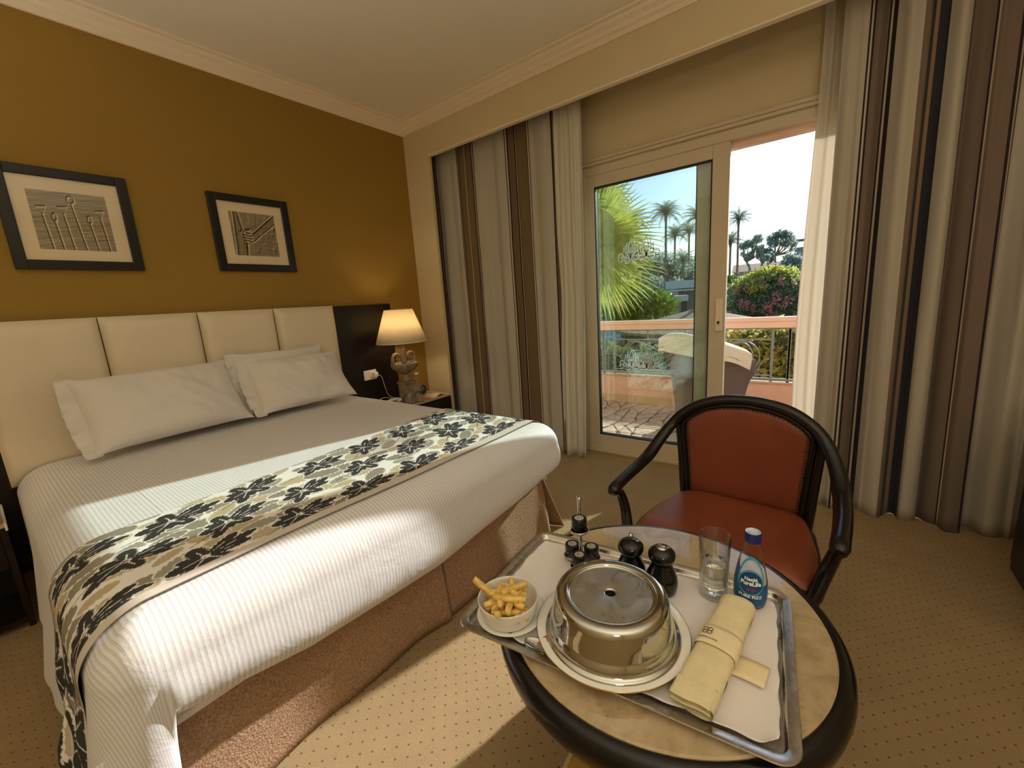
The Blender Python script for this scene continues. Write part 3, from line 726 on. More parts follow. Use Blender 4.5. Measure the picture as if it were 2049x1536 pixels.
# ------------------------------------------------------------------ leaf-print bed runner (drapes over both long sides)
def leaf_raster(W, H, res, seed=4):
    rs = np.random.RandomState(seed)
    nx, ny = int(W/res)+1, int(H/res)+1
    X, Y = np.meshgrid(np.arange(nx)*res, np.arange(ny)*res, indexing='ij')
    img = np.empty((nx, ny, 3), dtype=np.float32); img[:] = (0.80, 0.775, 0.73)
    def leaflet(cx, cy, t, L, wd, col, gap=.012, serr=.30, grow=0.0, vein=False):
        x0, x1 = int(max(0, (cx-L-gap-.02)/res)), int(min(nx, (cx+L+gap+.02)/res+1)); y0, y1 = int(max(0, (cy-L-gap-.02)/res)), int(min(ny, (cy+L+gap+.02)/res+1))
        if x0 >= x1 or y0 >= y1: return
        dx, dy = X[x0:x1, y0:y1]-cx, Y[x0:x1, y0:y1]-cy
        a = (dx*math.cos(t)+dy*math.sin(t)-gap+grow)/(L+2*grow); b = (-dx*math.sin(t)+dy*math.cos(t))/(L+2*grow)
        w_ = wd*1.6*np.clip(a, 0, 1)**.55*np.clip(1-a, 0, 1)**.45
        w_ = w_*(1+serr*(((a*6.3+.3*np.sign(b)) % 1)-.5)*(a > .25))+grow/(L+2*grow)
        m_ = (a > 0) & (a < 1) & (np.abs(b) < w_)
        if vein: m_ &= ~((np.abs(b)*L < .0016) & (a < .55))
        img[x0:x1, y0:y1][m_] = np.array(col, dtype=np.float32)
    def stem(cx, cy, t, L, col, wd=.0022):
        dx, dy = X-cx, Y-cy; a = dx*math.cos(t)+dy*math.sin(t); b = -dx*math.sin(t)+dy*math.cos(t)+.10*a*a/ max(L, .01)
        m_ = (a > 0) & (a < L) & (np.abs(b) < wd); img[m_] = col
    TAN = (.48, .41, .26); TAU = (.27, .245, .185); GR = (.33, .31, .25); DKC = (.035, .035, .032)
    WH = (0.80, 0.775, 0.73)
    spots = [(ix*.088+rs.uniform(-.025, .025), iy*.066+(.033 if ix % 2 else 0)+rs.uniform(-.018, .018)) for ix in range(int(W/.088)+2) for iy in range(int(H/.066)+2)]
    rs.shuffle(spots)
    for cx, cy in spots:
        if rs.uniform() < .14: continue
        col = (TAN, TAU, GR, TAU, TAN)[rs.randint(5)]; t = rs.uniform(-.55, .75); L = rs.uniform(.09, .14); wd = rs.uniform(.26, .36)
        leaflet(cx-L/2*math.cos(t), cy-L/2*math.sin(t), t, L, wd, WH, 0, .1, .0035)
        leaflet(cx-L/2*math.cos(t), cy-L/2*math.sin(t), t, L, wd, col, 0, .35)
    for ix in range(int(W/.25)+2):
        for iy in range(int(H/.20)+2):
            cx = ix*.25+(.12 if iy % 2 else 0)+rs.uniform(-.02, .02); cy = iy*.20+.09+rs.uniform(-.015, .015)
            rot = rs.uniform(-.1, .45); k = rs.uniform(1.15, 1.4)
            LL = ((.0, .105, .17), (.38, .088, .20), (-.34, .078, .20), (1.45, .058, .42), (2.35, .045, .30), (3.05, .062, .36), (3.75, .080, .24), (-1.25, .056, .40), (-2.0, .04, .3))
            for a_, L, wd in LL: leaflet(cx, cy, rot+a_, L*k, wd, WH, .010, .1, .003)
            for a_, L, wd in LL: leaflet(cx, cy, rot+a_, L*k, wd, DKC, .010, .38, 0, L > .055)
            stem(cx, cy, rot+PI+.35, .15, DKC, .0018)
    return img, nx, ny
SX = [BX0-.012]; SIDE_L, SIDE_R = .40, .26
def prof_x(s):
    """cross-section over the bed: s = distance along the cloth from the left hem. returns x, z"""
    arc = 0.5*PI*(RH+RV)/2
    o = .009
    if s < SIDE_L:
        f = 1-s/SIDE_L; return (BX0-o-.030*f-.012*f*math.sin(s*30), BZ-RV-(SIDE_L-s)-.0)
    s -= SIDE_L
    if s < arc:
        a = s/arc*PI/2; return (BX0+RH-(RH+o)*math.cos(a), BZ-RV+(RV+o)*math.sin(a))
    s -= arc; flat = BX1-BX0-2*RH
    if s < flat: return (BX0+RH+s, BZ+o)
    s -= flat
    if s < arc:
        a = s/arc*PI/2; return (BX1-RH+(RH+o)*math.sin(a), BZ-RV+(RV+o)*math.cos(a))
    s -= arc
    return (BX1+o, BZ-RV-s)
ARC = 0.5*PI*(RH+RV)/2
WTOT = SIDE_L+ARC+(BX1-BX0-2*RH)+ARC+SIDE_R
def runner_fn(s, t, H):
    # t : distance from the near hem
    fx = np.interp(s, [0, SIDE_L, WTOT-SIDE_R, WTOT], [0, .15, 1, 1])
    near = 1.235+.025*fx+.012*math.sin(s*2.3)
    far = 1.74+.19*fx+.01*math.sin(s*3.1+1)
    if s < SIDE_L:   # the hanging end is gathered and swings towards the foot
        f = (1-s/SIDE_L); near -= .05*f; far -= .10*f
    y = near+(far-near)*t/H
    x, z = prof_x(s)
    dy = y-BY0
    drop = RV*(1-math.sqrt(max(0, 1-((RH-dy)/RH)**2))) if dy < RH else 0
    dz = BZ+.009-z
    if s < SIDE_L+ARC or s > WTOT-SIDE_R-ARC:
        if drop > dz: z = BZ+.009-drop
        if s < SIDE_L:
            f = (1-s/SIDE_L); x += -.010*f+.016*f*math.sin(t*34+1)+.01*f*math.sin(t*61); y += .008*f*math.sin(t*40)
    else: z -= drop
    z += .003*snoise(x*3, y*3, 1)+.0012*snoise(x*11, y*11, 3)
    return x, y, z
def make_runner():
    res = .0032; H = .60
    img, nx, ny = leaf_raster(WTOT, H, res)
    # plain hem strip near the edges
    hemw = int(.045/res); img[:, :hemw] = (0.60, 0.545, 0.47); img[:, :2] = (.45, .4, .33)
    sw_ = .006
    V = np.empty((nx*ny, 3), dtype=np.float32)
    k = 0
    # coarse evaluate then interpolate for speed
    cs = np.linspace(0, WTOT, 380); ct = np.linspace(0, H, 70)
    Gd = np.array([[runner_fn(a, b, H) for b in ct] for a in cs])
    si = np.minimum(np.arange(nx)*res, WTOT)/WTOT*(len(cs)-1); ti = np.minimum(np.arange(ny)*res, H)/H*(len(ct)-1)
    s0 = np.clip(si.astype(int), 0, len(cs)-2); t0 = np.clip(ti.astype(int), 0, len(ct)-2); fs = (si-s0)[:, None, None]; ft = (ti-t0)[None, :, None]
    g = (Gd[s0][:, t0]*(1-fs)*(1-ft)+Gd[s0+1][:, t0]*fs*(1-ft)+Gd[s0][:, t0+1]*(1-fs)*ft+Gd[s0+1][:, t0+1]*fs*ft)
    cx, cy = 0.9, 1.5
    g = g-np.array([cx, cy, 0])
    return grid_mesh('bed_runner', g, img, M['runner'], (cx, cy, 0))
def grid_mesh(name, g, img, m, loc, parent=None, smooth=True):
    nx, ny = g.shape[:2]
    me = bpy.data.meshes.new(name); me.vertices.add(nx*ny); me.vertices.foreach_set('co', g.astype(np.float32).ravel())
    idx = np.arange(nx*ny).reshape(nx, ny)
    q = np.stack([idx[:-1, :-1], idx[1:, :-1], idx[1:, 1:], idx[:-1, 1:]], -1).reshape(-1, 4)
    me.loops.add(q.size); me.loops.foreach_set('vertex_index', q.ravel().astype(np.int32))
    me.polygons.add(len(q)); me.polygons.foreach_set('loop_start', np.arange(0, q.size, 4, dtype=np.int32))
    if smooth: me.polygons.foreach_set('use_smooth', np.ones(len(q), bool))
    me.update(calc_edges=True)
    at = me.color_attributes.new('col', 'FLOAT_COLOR', 'POINT')
    ca = np.ones((nx*ny, 4), dtype=np.float32); ca[:, :3] = img.reshape(-1, 3); at.data.foreach_set('color', ca.ravel())
    me.materials.append(m); me.validate()
    o = bpy.data.objects.new(name, me); C.objects.link(o); o.location = loc
    if parent is not None: o.parent = parent
    return o
rn = make_runner(); tag(rn, 'bed runner printed with black, taupe and tan leaves across the foot of the bed', 'bed runner')

# ------------------------------------------------------------------ pillows
def pillow(label, W, H, T, loc, rz, lean, seed, sag=0.0):
    r0 = thing('pillow', label, 'pillow', loc, rz, 'pillows against the headboard')
    ca, sa = math.cos(lean), math.sin(lean)
    def P(x, h, t): # h along height, t thickness outwards (towards the foot)
        y = h*ca-t*sa; z = h*sa+t*ca
        return (x, y, z)
    def wr(x, h, s):
        g_ = 1.9 if seed > 10 else 1.2
        return g_*.011*snoise(x*5, h*9, seed+s)+.007*snoise(x*16+h*9, h*14-x*6, seed+s+4)+.008*abs(snoise((x+h)*8, (x-h)*3, seed+s+9))
    def surf(sign):
        def fn(u, v):
            a, b = 2*u-1, 2*v-1
            x = a*W/2; h = b*H/2
            pin = .035*(abs(a)**4)*(1-abs(b)**4); pinb = .03*(abs(b)**4)*(1-abs(a)**4)
            x -= pinb*0+math.copysign(pin, a)*.6; h -= math.copysign(pinb, b)*.5
            e = max(0, (1-abs(a)**2.6))**.55*max(0, (1-abs(b)**2.4))**.55
            t = sign*T/2*e*(1.0+.12*snoise(a*1.5, b*1.5, seed))+(wr(x, h, 0 if sign > 0 else 30)*(e**.4) if e > 0 else 0)
            h2 = h-sag*(1-b)*.5*0
            bend = .03*b*b
            return P(x, h2+H/2, t+bend)
        return fn
    f1 = grid(surf(1), 70, 46); f2 = grid(surf(-1), 70, 46); f2 = (f2[0], [q[::-1] for q in f2[1]])
    mesh('pillow_body', *merge(f1, f2), M['pillow'], r0, True)
    # flange: the open hem of the pillowcase along one short side
    sd_ = -1
    def fl(u, v):
        b = 2*v-1; x = sd_*(W/2-.03)+sd_*.075*u*(1-.15*b*b); h = b*H/2*(1.0+.02*u)
        return P(x, h+H/2+.004*math.sin(b*14), .03*b*b+.008*math.sin(b*9+u*3)*u+.010*math.sin(b*23)*u-.004)
    f = mesh('pillowcase_flap', *grid(fl, 10, 40), M['pillow'], r0, True); thick(f, .003, 0)
    return r0
pillow('large white pillow leaning on the headboard, nearer the left end', .74, .43, .20, (.645, 2.845, .685), math.radians(5), math.radians(58), 3)
pillow('white pillow mostly hidden behind the smaller crumpled one', .62, .40, .07, (1.325, 2.975, .70), math.radians(2), math.radians(74), 23)
pillow('smaller crumpled white pillow leaning near the bedside lamp', .66, .40, .19, (1.385, 2.845, .685), math.radians(-2), math.radians(56), 17)

# ------------------------------------------------------------------ pictures on the wall
def emboss(hf, base, dirx=1, diry=1, k=1.0):
    gx, gy = np.gradient(hf); s = 0.5+k*(gx*dirx+gy*diry); return np.clip(s, 0.05, 1.3)
def seg_d(X, Y, a, b):
    ax, ay = a; bx, by = b; vx, vy = bx-ax, by-ay; t = np.clip(((X-ax)*vx+(Y-ay)*vy)/(vx*vx+vy*vy), 0, 1)
    return np.hypot(X-ax-t*vx, Y-ay-t*vy)
def photo_one():
    n, m_ = 300, 240; X, Y = np.meshgrid(np.linspace(0, 1.25, n), np.linspace(0, 1, m_), indexing='ij')
    h = np.zeros_like(X); rs = np.random.RandomState(2)
    for i in range(60):
        f = rs.uniform(3, 40); a = rs.uniform(-.25, .25); h += .5/f*np.sin(f*6.28*(Y+a*X)+rs.uniform(0, 6)+.8*np.sin(X*rs.uniform(2, 9)+i))
    h *= .020
    def stem(x0, x1, y1, wd=.014): 
        d = seg_d(X, Y, (x0, -.02), (x1, y1)); return .9*np.exp(-(d/wd)**2*1.2)*.06
    stems = [(.22, .17, .60, 'cup'), (.38, .34, .50, 'bud'), (.55, .50, .62, 'cup'), (.75, .66, .80, 'ring'), (.95, .90, .50, 'bud'), (1.15, 1.10, .60, 'cup')]
    for x0, x1, y1, ty in stems:
        h += stem(x0, x1, y1)
        if ty == 'ring':
            d = np.abs(np.hypot(X-x1, (Y-y1-.075)*.9)-.055); h += .06*np.exp(-(d/.014)**2)
        elif ty == 'bud':
            q = np.hypot((X-x1)*1.9, (Y-y1-.05)*1.0); h += .05*np.exp(-(np.abs(q-.065)/.018)**2)+.02*(q < .06)
        else:
            q = (Y-y1)/.12; wd_ = .02+.055*np.clip(q, 0, 1); ins = (q > -.05) & (q < 1) & (np.abs(X-x1) < wd_)
            h += .035*ins; d = np.abs(Y-y1-.125-.1*(X-x1)); h += .06*np.exp(-(d/.014)**2)*(np.abs(X-x1) < .085)
    s = emboss(h*n, 0, -.55, .55, .45)
    col = np.stack([s*.62, s*.50, s*.30], -1).astype(np.float32); return col
def photo_two():
    n, m_ = 260, 260; X, Y = np.meshgrid(np.linspace(0, 1, n), np.linspace(0, 1, m_), indexing='ij')
    h = np.zeros_like(X); rs = np.random.RandomState(5)
    for i in range(70):
        f = rs.uniform(2, 30); a = rs.uniform(0, 6.28); h += .5/f*np.sin(f*3*(Y*math.cos(a)+a*X*math.sin(a))+rs.uniform(0, 6))
    h *= .016
    for i in range(24):
        cx, cy, r = rs.uniform(.4, 1), rs.uniform(0, .9), rs.uniform(.01, .03); h -= .03*np.exp(-((X-cx)**2+(Y-cy)**2)/r**2)
    # staff
    for a, b in (((.18, 1.02), (.24, .60)), ((.30, .25), (.27, -.02)), ((.24, .60), (.30, .25))):
        d = seg_d(X, Y, a, b); h += .05*np.exp(-(d/.022)**2)
    # forearm: raised wedge from the hand to the upper right corner
    d1 = seg_d(X, Y, (.42, .50), (1.05, 1.05)); d2 = seg_d(X, Y, (.42, .30), (1.02, .80))
    ang = ((Y-.30) > .83*(X-.42)-.0) & ((Y-.52) < .92*(X-.42)) & (X > .38)
    h += .045*ang; h += .06*np.exp(-(d2/.012)**2)-.05*np.exp(-(d1/.018)**2)
    # fist with four finger ridges and a thumb
    q = np.hypot((X-.33)/.12, (Y-.42)/.17); h += .05*(q < 1)
    for k in range(4):
        cy = .33+.062*k; d = seg_d(X, Y, (.25, cy+.02), (.40, cy-.015)); h += .055*np.exp(-(d/.022)**2); h -= .05*np.exp(-((d-.034)/.008)**2)
    d = seg_d(X, Y, (.20, .55), (.40, .60)); h += .055*np.exp(-(d/.025)**2)
    h -= .05*np.exp(-(seg_d(X, Y, (.05, .0), (.09, 1.))/.02)**2)
    s = emboss(h*n, 0, -.6, .6, .55)
    return np.stack([s*.55, s*.43, s*.25], -1).astype(np.float32)
def picture(x0, x1, z0, z1, label, img, fr, px0, px1, pz0, pz1):
    cx, cz = (x0+x1)/2, (z0+z1)/2
    t = thing('framed_picture', label, 'picture', (cx, YW, z0), 0, 'pictures above the headboard')
    def S(vf): return shift(vf, (-cx, -YW, -z0))
    y0, y1 = YW-.026, YW-.001
    mesh('frame', *S(merge(bbox(x0, x0+fr, y0, y1, z0, z1, .003), bbox(x1-fr, x1, y0, y1, z0, z1, .003), bbox(x0+fr, x1-fr, y0, y1, z0, z0+fr, .003), bbox(x0+fr, x1-fr, y0, y1, z1-fr, z1, .003))), M['frame'], t)
    mesh('mat_board', *S(box(x0+fr, x1-fr, YW-.012, YW-.004, z0+fr, z1-fr)), M['mat_board'], t)
    n, m_ = img.shape[:2]; A, B = np.meshgrid(np.linspace(px0, px1, n), np.linspace(pz0, pz1, m_), indexing='ij')
    g = np.stack([A-cx, np.full_like(A, -.0128), B-z0], -1)
    grid_mesh('photo_print', g, img, M['photo'], (0, 0, 0), t, False)
    mesh('glazing', *S(box(x0+fr, x1-fr, YW-.019, YW-.0175, z0+fr, z1-fr)), M['picglass'], t)
picture(.221, .716, 1.620, 2.117, 'square black-framed sepia photo of carved lotus stems, nearer the left edge', photo_one(), .046, .324, .613, 1.721, 2.007)
picture(1.100, 1.596, 1.628, 2.117, 'black-framed sepia photo of a carved hand gripping a staff, nearer the window', photo_two(), .046, 1.209, 1.493, 1.7315, 2.012)

# ------------------------------------------------------------------ nightstands
def nightstand(x0, x1, label, rgt=True):
    cx, cy = (x0+x1)/2, 2.98; y0, y1 = 2.80, 3.155
    t = thing('nightstand', label, 'nightstand', (cx, cy, 0), 0, 'nightstands beside the bed')
    S = lambda vf: shift(vf, (-cx, -cy, 0))
    mesh('top', *S(bbox(x0, x1, y0, y1, .484, .5, .003)), M['beige_top'], t)
    for xe in (x1-.002, x0-.006): mesh('top_edge', *S(bbox(xe, xe+.008, y0, y1, .470, .501, .001)), M['white_plastic'], t)
    mesh('cabinet_body', *S(merge(box(x0, x0+.02, y0+.01, y1, 0, .484), box(x1-.02, x1, y0+.01, y1, 0, .484), box(x0+.02, x1-.02, y1-.01, y1, .03, .484), box(x0+.02, x1-.02, y0+.01, y1-.01, .03, .05))), M['espresso'], t)
    d = mesh('drawer_front', *S(bbox(x0+.022, x1-.022, y0, y0+.018, .30, .478, .002)), M['espresso'], t)
    mesh('drawer_knob', *S(sphere((cx, y0-.012, .39), .012, 8)), M['brass_dark'], d)
    return t
nightstand(2.02, 2.665, 'dark nightstand with a pale top in the corner under the table lamp')
nightstand(-.62, -.045, 'dark nightstand at the left end of the headboard, cut by the photo edge')
# small pale box on the left nightstand
o = mesh('note_box', *bbox(-.05, .05, -.04, .04, 0, .11, .003), M['beige_top'], None, False, (-.105, 2.86, .5)); tag(o, 'small pale note box on the left nightstand', 'box')

# table lamp
def table_lamp(x, y, label, power):
    t = thing('table_lamp', label, 'lamp', (x, y, .5), 0, 'bedside lamps')
    mesh('pedestal', *merge(bbox(-.062, .062, -.062, .062, 0, .022, .004), bbox(-.052, .052, -.052, .052, .022, .165, .004), bbox(-.060, .060, -.060, .060, .165, .188, .005)), M['stone_lamp'], t)
    neck = [(.045, .188), (.05, .196), (.034, .205), (.026, .225), (.034, .24), (.020, .25)]
    mesh('neck', *lathe(neck, 24, cap0=True, cap1=True), M['stone_lamp'], t, True)
    # gadrooned urn bowl
    V, F = [], []; nn = 120; pr = [(.022, .248), (.040, .258), (.066, .275), (.092, .300), (.108, .325), (.114, .338), (.118, .342), (.112, .348), (.10, .346), (.05, .335), (.012, .33)]
    for i in range(nn):
        a = 2*PI*i/nn
        for k, (r, z) in enumerate(pr):
            rr = r*(1+.10*abs(math.cos(a*12))) if 1 <= k <= 4 else r
            V.append((rr*math.cos(a), rr*math.sin(a), z))
    K = len(pr)
    for i in range(nn):
        j = (i+1) % nn
        for k in range(K-1): F.append((i*K+k, j*K+k, j*K+k+1, i*K+k+1))
    mesh('urn_bowl', V, F, M['stone_lamp'], t, True)
    for sx in (-1, 1):
        pts = [(sx*.108, 0, .335), (sx*.118, 0, .375), (sx*.108, 0, .415), (sx*.082, 0, .432), (sx*.055, 0, .424), (sx*.042, 0, .400), (sx*.052, 0, .378), (sx*.070, 0, .378), (sx*.076, 0, .392), (sx*.066, 0, .402)]
        pp = catmull(pts, 6); R_ = np.linspace(.017, .009, len(pp))
        mesh('scroll_handle', *tube(pp, list(R_), 10), M['stone_lamp'], t, True)
    V, F = [], []; pr = [(.012, .33), (.020, .35), (.026, .37), (.024, .40), (.017, .47), (.013, .50), (.026, .505), (.029, .520), (.024, .535), (.010, .54)]
    nn = 64
    for i in range(nn):
        a = 2*PI*i/nn
        for k, (r, z) in enumerate(pr):
            rr = r*(1+.10*abs(math.cos(a*7))) if 1 <= k <= 5 else r; V.append((rr*math.cos(a), rr*math.sin(a), z))
    F = []
    K = len(pr)
    for i in range(nn):
        j = (i+1) % nn
        for k in range(K-1): F.append((i*K+k, j*K+k, j*K+k+1, i*K+k+1))
    mesh('fluted_stem', V, F, M['stone_lamp'], t, True)
    mesh('harp_rod', *tube([(0, 0, .53), (0, 0, .79)], .004, 8), M['brass_dark'], t)
    mesh('bulb', *sphere((0, 0, .63), .028, 10, 1.2), mat('warm_lamp_bulb', (1, .8, .5), .4, emit=(1, .70, .38), estr=6), t, True)
    pr = [(.215, .528), (.118, .805)]
    s = mesh('lamp_shade', *lathe(pr, 72), M['shade'], t, True); thick(s, .002, 0)
    for q_ in ([(.2165, .526), (.2165, .534), (.213, .534), (.213, .526), (.2165, .526)], [(.1190, .799), (.1175, .807), (.1150, .807), (.1162, .799), (.1190, .799)]): mesh('shade_trim', *lathe(q_, 72), M['shade_trim'], s)
    mesh('shade_spider', *merge(tube([(-.117, 0, .80), (.117, 0, .80)], .002, 6), tube([(0, -.117, .80), (0, .117, .80)], .002, 6)), M['brass_dark'], s)
    l = bpy.data.lights.new('bulb_light', 'POINT'); l.energy = power; l.color = (1.0, .77, .50); l.shadow_soft_size = .04
    lo = bpy.data.objects.new('bulb_light', l); C.objects.link(lo); lo.parent = t; lo.location = (0, 0, .68)
    return t
table_lamp(2.278, 2.942, 'lit table lamp with cream cone shade on a carved urn base in the corner', 4.2)
lampL = table_lamp(-.42, 2.93, 'lit table lamp on the left nightstand, outside the photo', 3.0)

# things on the right nightstand
def phone():
    t = thing('telephone', 'cream corded telephone lying between the pillow and the lamp', 'telephone', (2.085, 2.91, .5), math.radians(12))
    mesh('phone_base', *bbox(-.075, .075, -.05, .05, 0, .028, .008, 3), M['white_plastic'], t, True)
    pts = catmull([(-.095, 0, .045), (-.06, 0, .058), (0, 0, .062), (.06, 0, .058), (.095, 0, .045)], 6)
    mesh('handset', *merge(tube(pts, .014, 12, flat=.8), sphere((-.088, 0, .042), .024, 8, .7), sphere((.088, 0, .042), .024, 8, .7)), M['white_plastic'], t, True)
    co = [(-.11-.10*u, .01+.012*math.sin(u*60), .02+.012*math.cos(u*60)+.0*u) for u in np.linspace(0, 1, 120)]
    mesh('coiled_cord', *tube(co, .0022, 5), M['white_plastic'], t, True)
phone()
def socket():
    t = thing('wall_socket', 'double white socket plate with a charger plugged in, on the dark headboard panel', 'socket', (2.075, 3.168, .765))
    mesh('socket_plate', *bbox(-.062, .062, -.010, 0, -.042, .042, .003), M['white_plastic'], t)
    mesh('socket_face', *bbox(-.010, .050, -.013, -.009, -.030, .030, .003), M['crown'], t)
    ch = mesh('charger_plug', *bbox(.010, .050, -.058, -.012, -.022, .022, .008, 3), M['white_plastic'], t, True)
    pts = catmull([(.03, -.058, 0), (.055, -.085, -.02), (.075, -.09, -.12), (.10, -.10, -.20), (.17, -.14, -.238), (.19, -.16, -.252), (.20, -.18, -.2615)], 8)
    mesh('charging_cable', *tube(pts, .0022, 6), M['white_plastic'], ch, True)
socket()
pts = catmull([(-.18, 0, .005), (-.12, .02, .03), (-.06, .02, .05), (0, .0, .035), (.03, -.03, .004)], 8)
o = mesh('telephone_cable', *tube(pts, .0024, 6), M['white_plastic'], None, True, (2.20, 3.09, .5)); tag(o, 'thin white cable arching over the nightstand beside the telephone', 'cable')
def tumbler_obj(name, label, x, y, z, r, h, fill, cut=False, rb=None):
    t = thing(name, label, 'glass', (x, y, z)); rb = rb or r*.86
    w_ = .0016; pr = [(.0005, .0005), (rb*.9, .0005), (rb, .003), (r, h-.001), (r-w_*.5, h), (r-w_, h-.001), (rb-w_, .012), (rb*.8, .009), (.0005, .009)]
    mesh('glass_body', *lathe(pr, 48), M['tumbler'], t, True, sharp=None)
    if cut:
        bm_ = []
        for i in range(14):
            a = 2*PI*i/14; bm_.append(tube([((rb+.001)*math.cos(a), (rb+.001)*math.sin(a), .006), ((r-.0005)*math.cos(a), (r-.0005)*math.sin(a), h*.7)], .0028, 6))
        cf = mesh('cut_facets', *merge(*bm_), M['crystal'], t, True); cf['kind'] = 'stuff'
    if fill:
        rf = rb+(r-rb)*fill/h-w_-.0003
        mesh('water', *lathe([(.0005, .0095), (rb*.8, .0095), (rb-w_-.0003, .0125), (rf, fill), (.0005, fill)], 48), M['water'], t, True, sharp=40)
    return t
tumbler_obj('drinking_glass', 'short cut-glass tumbler on the nightstand in front of the lamp', 2.215, 2.840, .5, .036, .085, 0, True)
def cut_bottle():
    t = thing('water_bottle', 'clear ribbed water bottle standing in front of the lamp base', 'bottle', (2.315, 2.840, .5))
    pr = [(.0005, 0), (.030, 0), (.033, .006), (.033, .05), (.029, .07), (.033, .09), (.033, .15), (.030, .175), (.030, .22), (.024, .235), (.022, .245), (.0005, .245)]
    mesh('bottle_body', *lathe(pr, 40), M['tumbler'], t, True)
    for z in (.02, .035, .105, .125, .145): mesh('rib', *lathe([(.033, z-.003), (.0355, z), (.033, z+.003)], 40), M['crystal'], t, True)
    mesh('bottle_cap', *lathe([(.0005, .245), (.020, .245), (.020, .262), (.0005, .262)], 30), M['white_plastic'], t)
cut_bottle()
def clock():
    t = thing('alarm_clock', 'small round dark green desk clock in the corner of the nightstand', 'clock', (2.545, 3.06, .5))
    v, f = lathe([(.0005, -.012), (.040, -.012), (.046, -.006), (.046, .006), (.040, .012), (.0005, .012)], 40)
    v = [(a, -c, b+.046) for a, b, c in v]
    mesh('clock_body', v, f, mat('dark_green_plastic', (.012, .02, .016), .3), t, True)
    v, f = lathe([(.0005, 0), (.036, 0)], 40); v = [(a, -.0130, b+.046) for a, b, c in v]
    mesh('clock_face', v, f, mat('dark_dial', (.03, .04, .04), .3), t)
    mesh('clock_hand', *merge(box(-.0015, .0015, -.0145, -.0138, .046, .074), box(0, .020, -.0145, -.0138, .0448, .0472)), M['white_plastic'], t)
clock()
v, f = grid(lambda u, v: ((u-.5)*.20, (v-.5)*.15, .004+.016*math.sin(u*PI)*0+.018*max(0, 1-abs(u-.45)*3)*1.0), 24, 4)
o = mesh('paper_card', v, f, M['band'], None, True, (2.545, 2.905, .500)); thick(o, .0015); tag(o, 'folded cream paper card lying on the right end of the nightstand', 'card')
o.rotation_euler[2] = .25

# ------------------------------------------------------------------ round table
TC = (.787, .262); TZ = .65
tb = thing('round_table', 'small round table with beige marble top and black lacquered rim', 'table', (TC[0], TC[1], 0))
mesh('marble_top', *lathe([(.0005, TZ-.022), (.311, TZ-.022), (.311, TZ-.003), (.308, TZ), (.0005, TZ)], 128), M['marble'], tb, True, sharp=40)
pr = [(.290, TZ-.075), (.314, TZ-.075), (.327, TZ-.066), (.335, TZ-.050), (.338, TZ-.034), (.336, TZ-.018), (.329, TZ-.007), (.320, TZ-.0025), (.313, TZ-.003), (.311, TZ-.008), (.311, TZ-.022), (.290, TZ-.022)]
mesh('table_rim', *lathe(pr+[pr[0]], 128), M['lacquer'], tb, True, sharp=50)
mesh('apron', *lathe([(.26, TZ-.10), (.28, TZ-.10), (.28, TZ-.022), (.26, TZ-.022), (.26, TZ-.10)], 64), M['lacquer'], tb)
mesh('pedestal', *lathe([(.0005, .06), (.05, .06), (.055, .10), (.035, .16), (.040, .30), (.030, .42), (.045, .50), (.07, .545), (.10, TZ-.085), (.26, TZ-.075), (.26, TZ-.022), (.0005, TZ-.022)], 40), M['lacquer'], tb, True, sharp=40)
for k in range(4):
    a = PI/4+k*PI/2+.1
    pts = catmull([(.03*math.cos(a), .03*math.sin(a), .11), (.12*math.cos(a), .12*math.sin(a), .10), (.20*math.cos(a), .20*math.sin(a), .05), (.26*math.cos(a), .26*math.sin(a), .021)], 6)
    mesh('foot', *tube(pts, [.026-.008*i/18 for i in range(len(pts))], 10), M['lacquer'], tb, True)

# ------------------------------------------------------------------ serving tray
TR = 0.1077
def rrect(a, b, r, n=8):
    P = []
    for cx, cy, t0 in ((a-r, b-r, 0), (-a+r, b-r, PI/2), (-a+r, -b+r, PI), (a-r, -b+r, 1.5*PI)):
        for i in range(n+1): t = t0+PI/2*i/n; P.append((cx+r*math.cos(t), cy+r*math.sin(t)))
    return P
tray = thing('serving_tray', 'rectangular steel serving tray overhanging the marble table', 'tray', (.7235, .305, TZ), TR)
A_, B_ = .1965, .2955
loops = [(-.030, .0005, 12), (-.028, .0015, 0), (-.0215, .0020, 0), (-.0185, .0040, 0), (-.0160, .0110, 0), (-.0145, .0125, 0), (0, .0130, 0), (.001, .0112, 0), (-.001, .0103, 0), (-.0135, .0100, 0), (-.0175, .0008, 0), (-.030, .0003, 0)]
V, F = [], []; n_ = len(rrect(A_, B_, .035))
for d, z, _ in loops: V += [(x, y, z) for x, y in rrect(A_+d, B_+d, max(.006, .035+d))]
for k in range(len(loops)-1):
    for i in range(n_): j = (i+1) % n_; F.append((k*n_+i, k*n_+j, (k+1)*n_+j, (k+1)*n_+i))
F.append(tuple(range(n_))); F.append(tuple((len(loops)-1)*n_+i for i in range(n_))[::-1])
mesh('tray_body', V, F, M['tray'], tray, True, sharp=50)
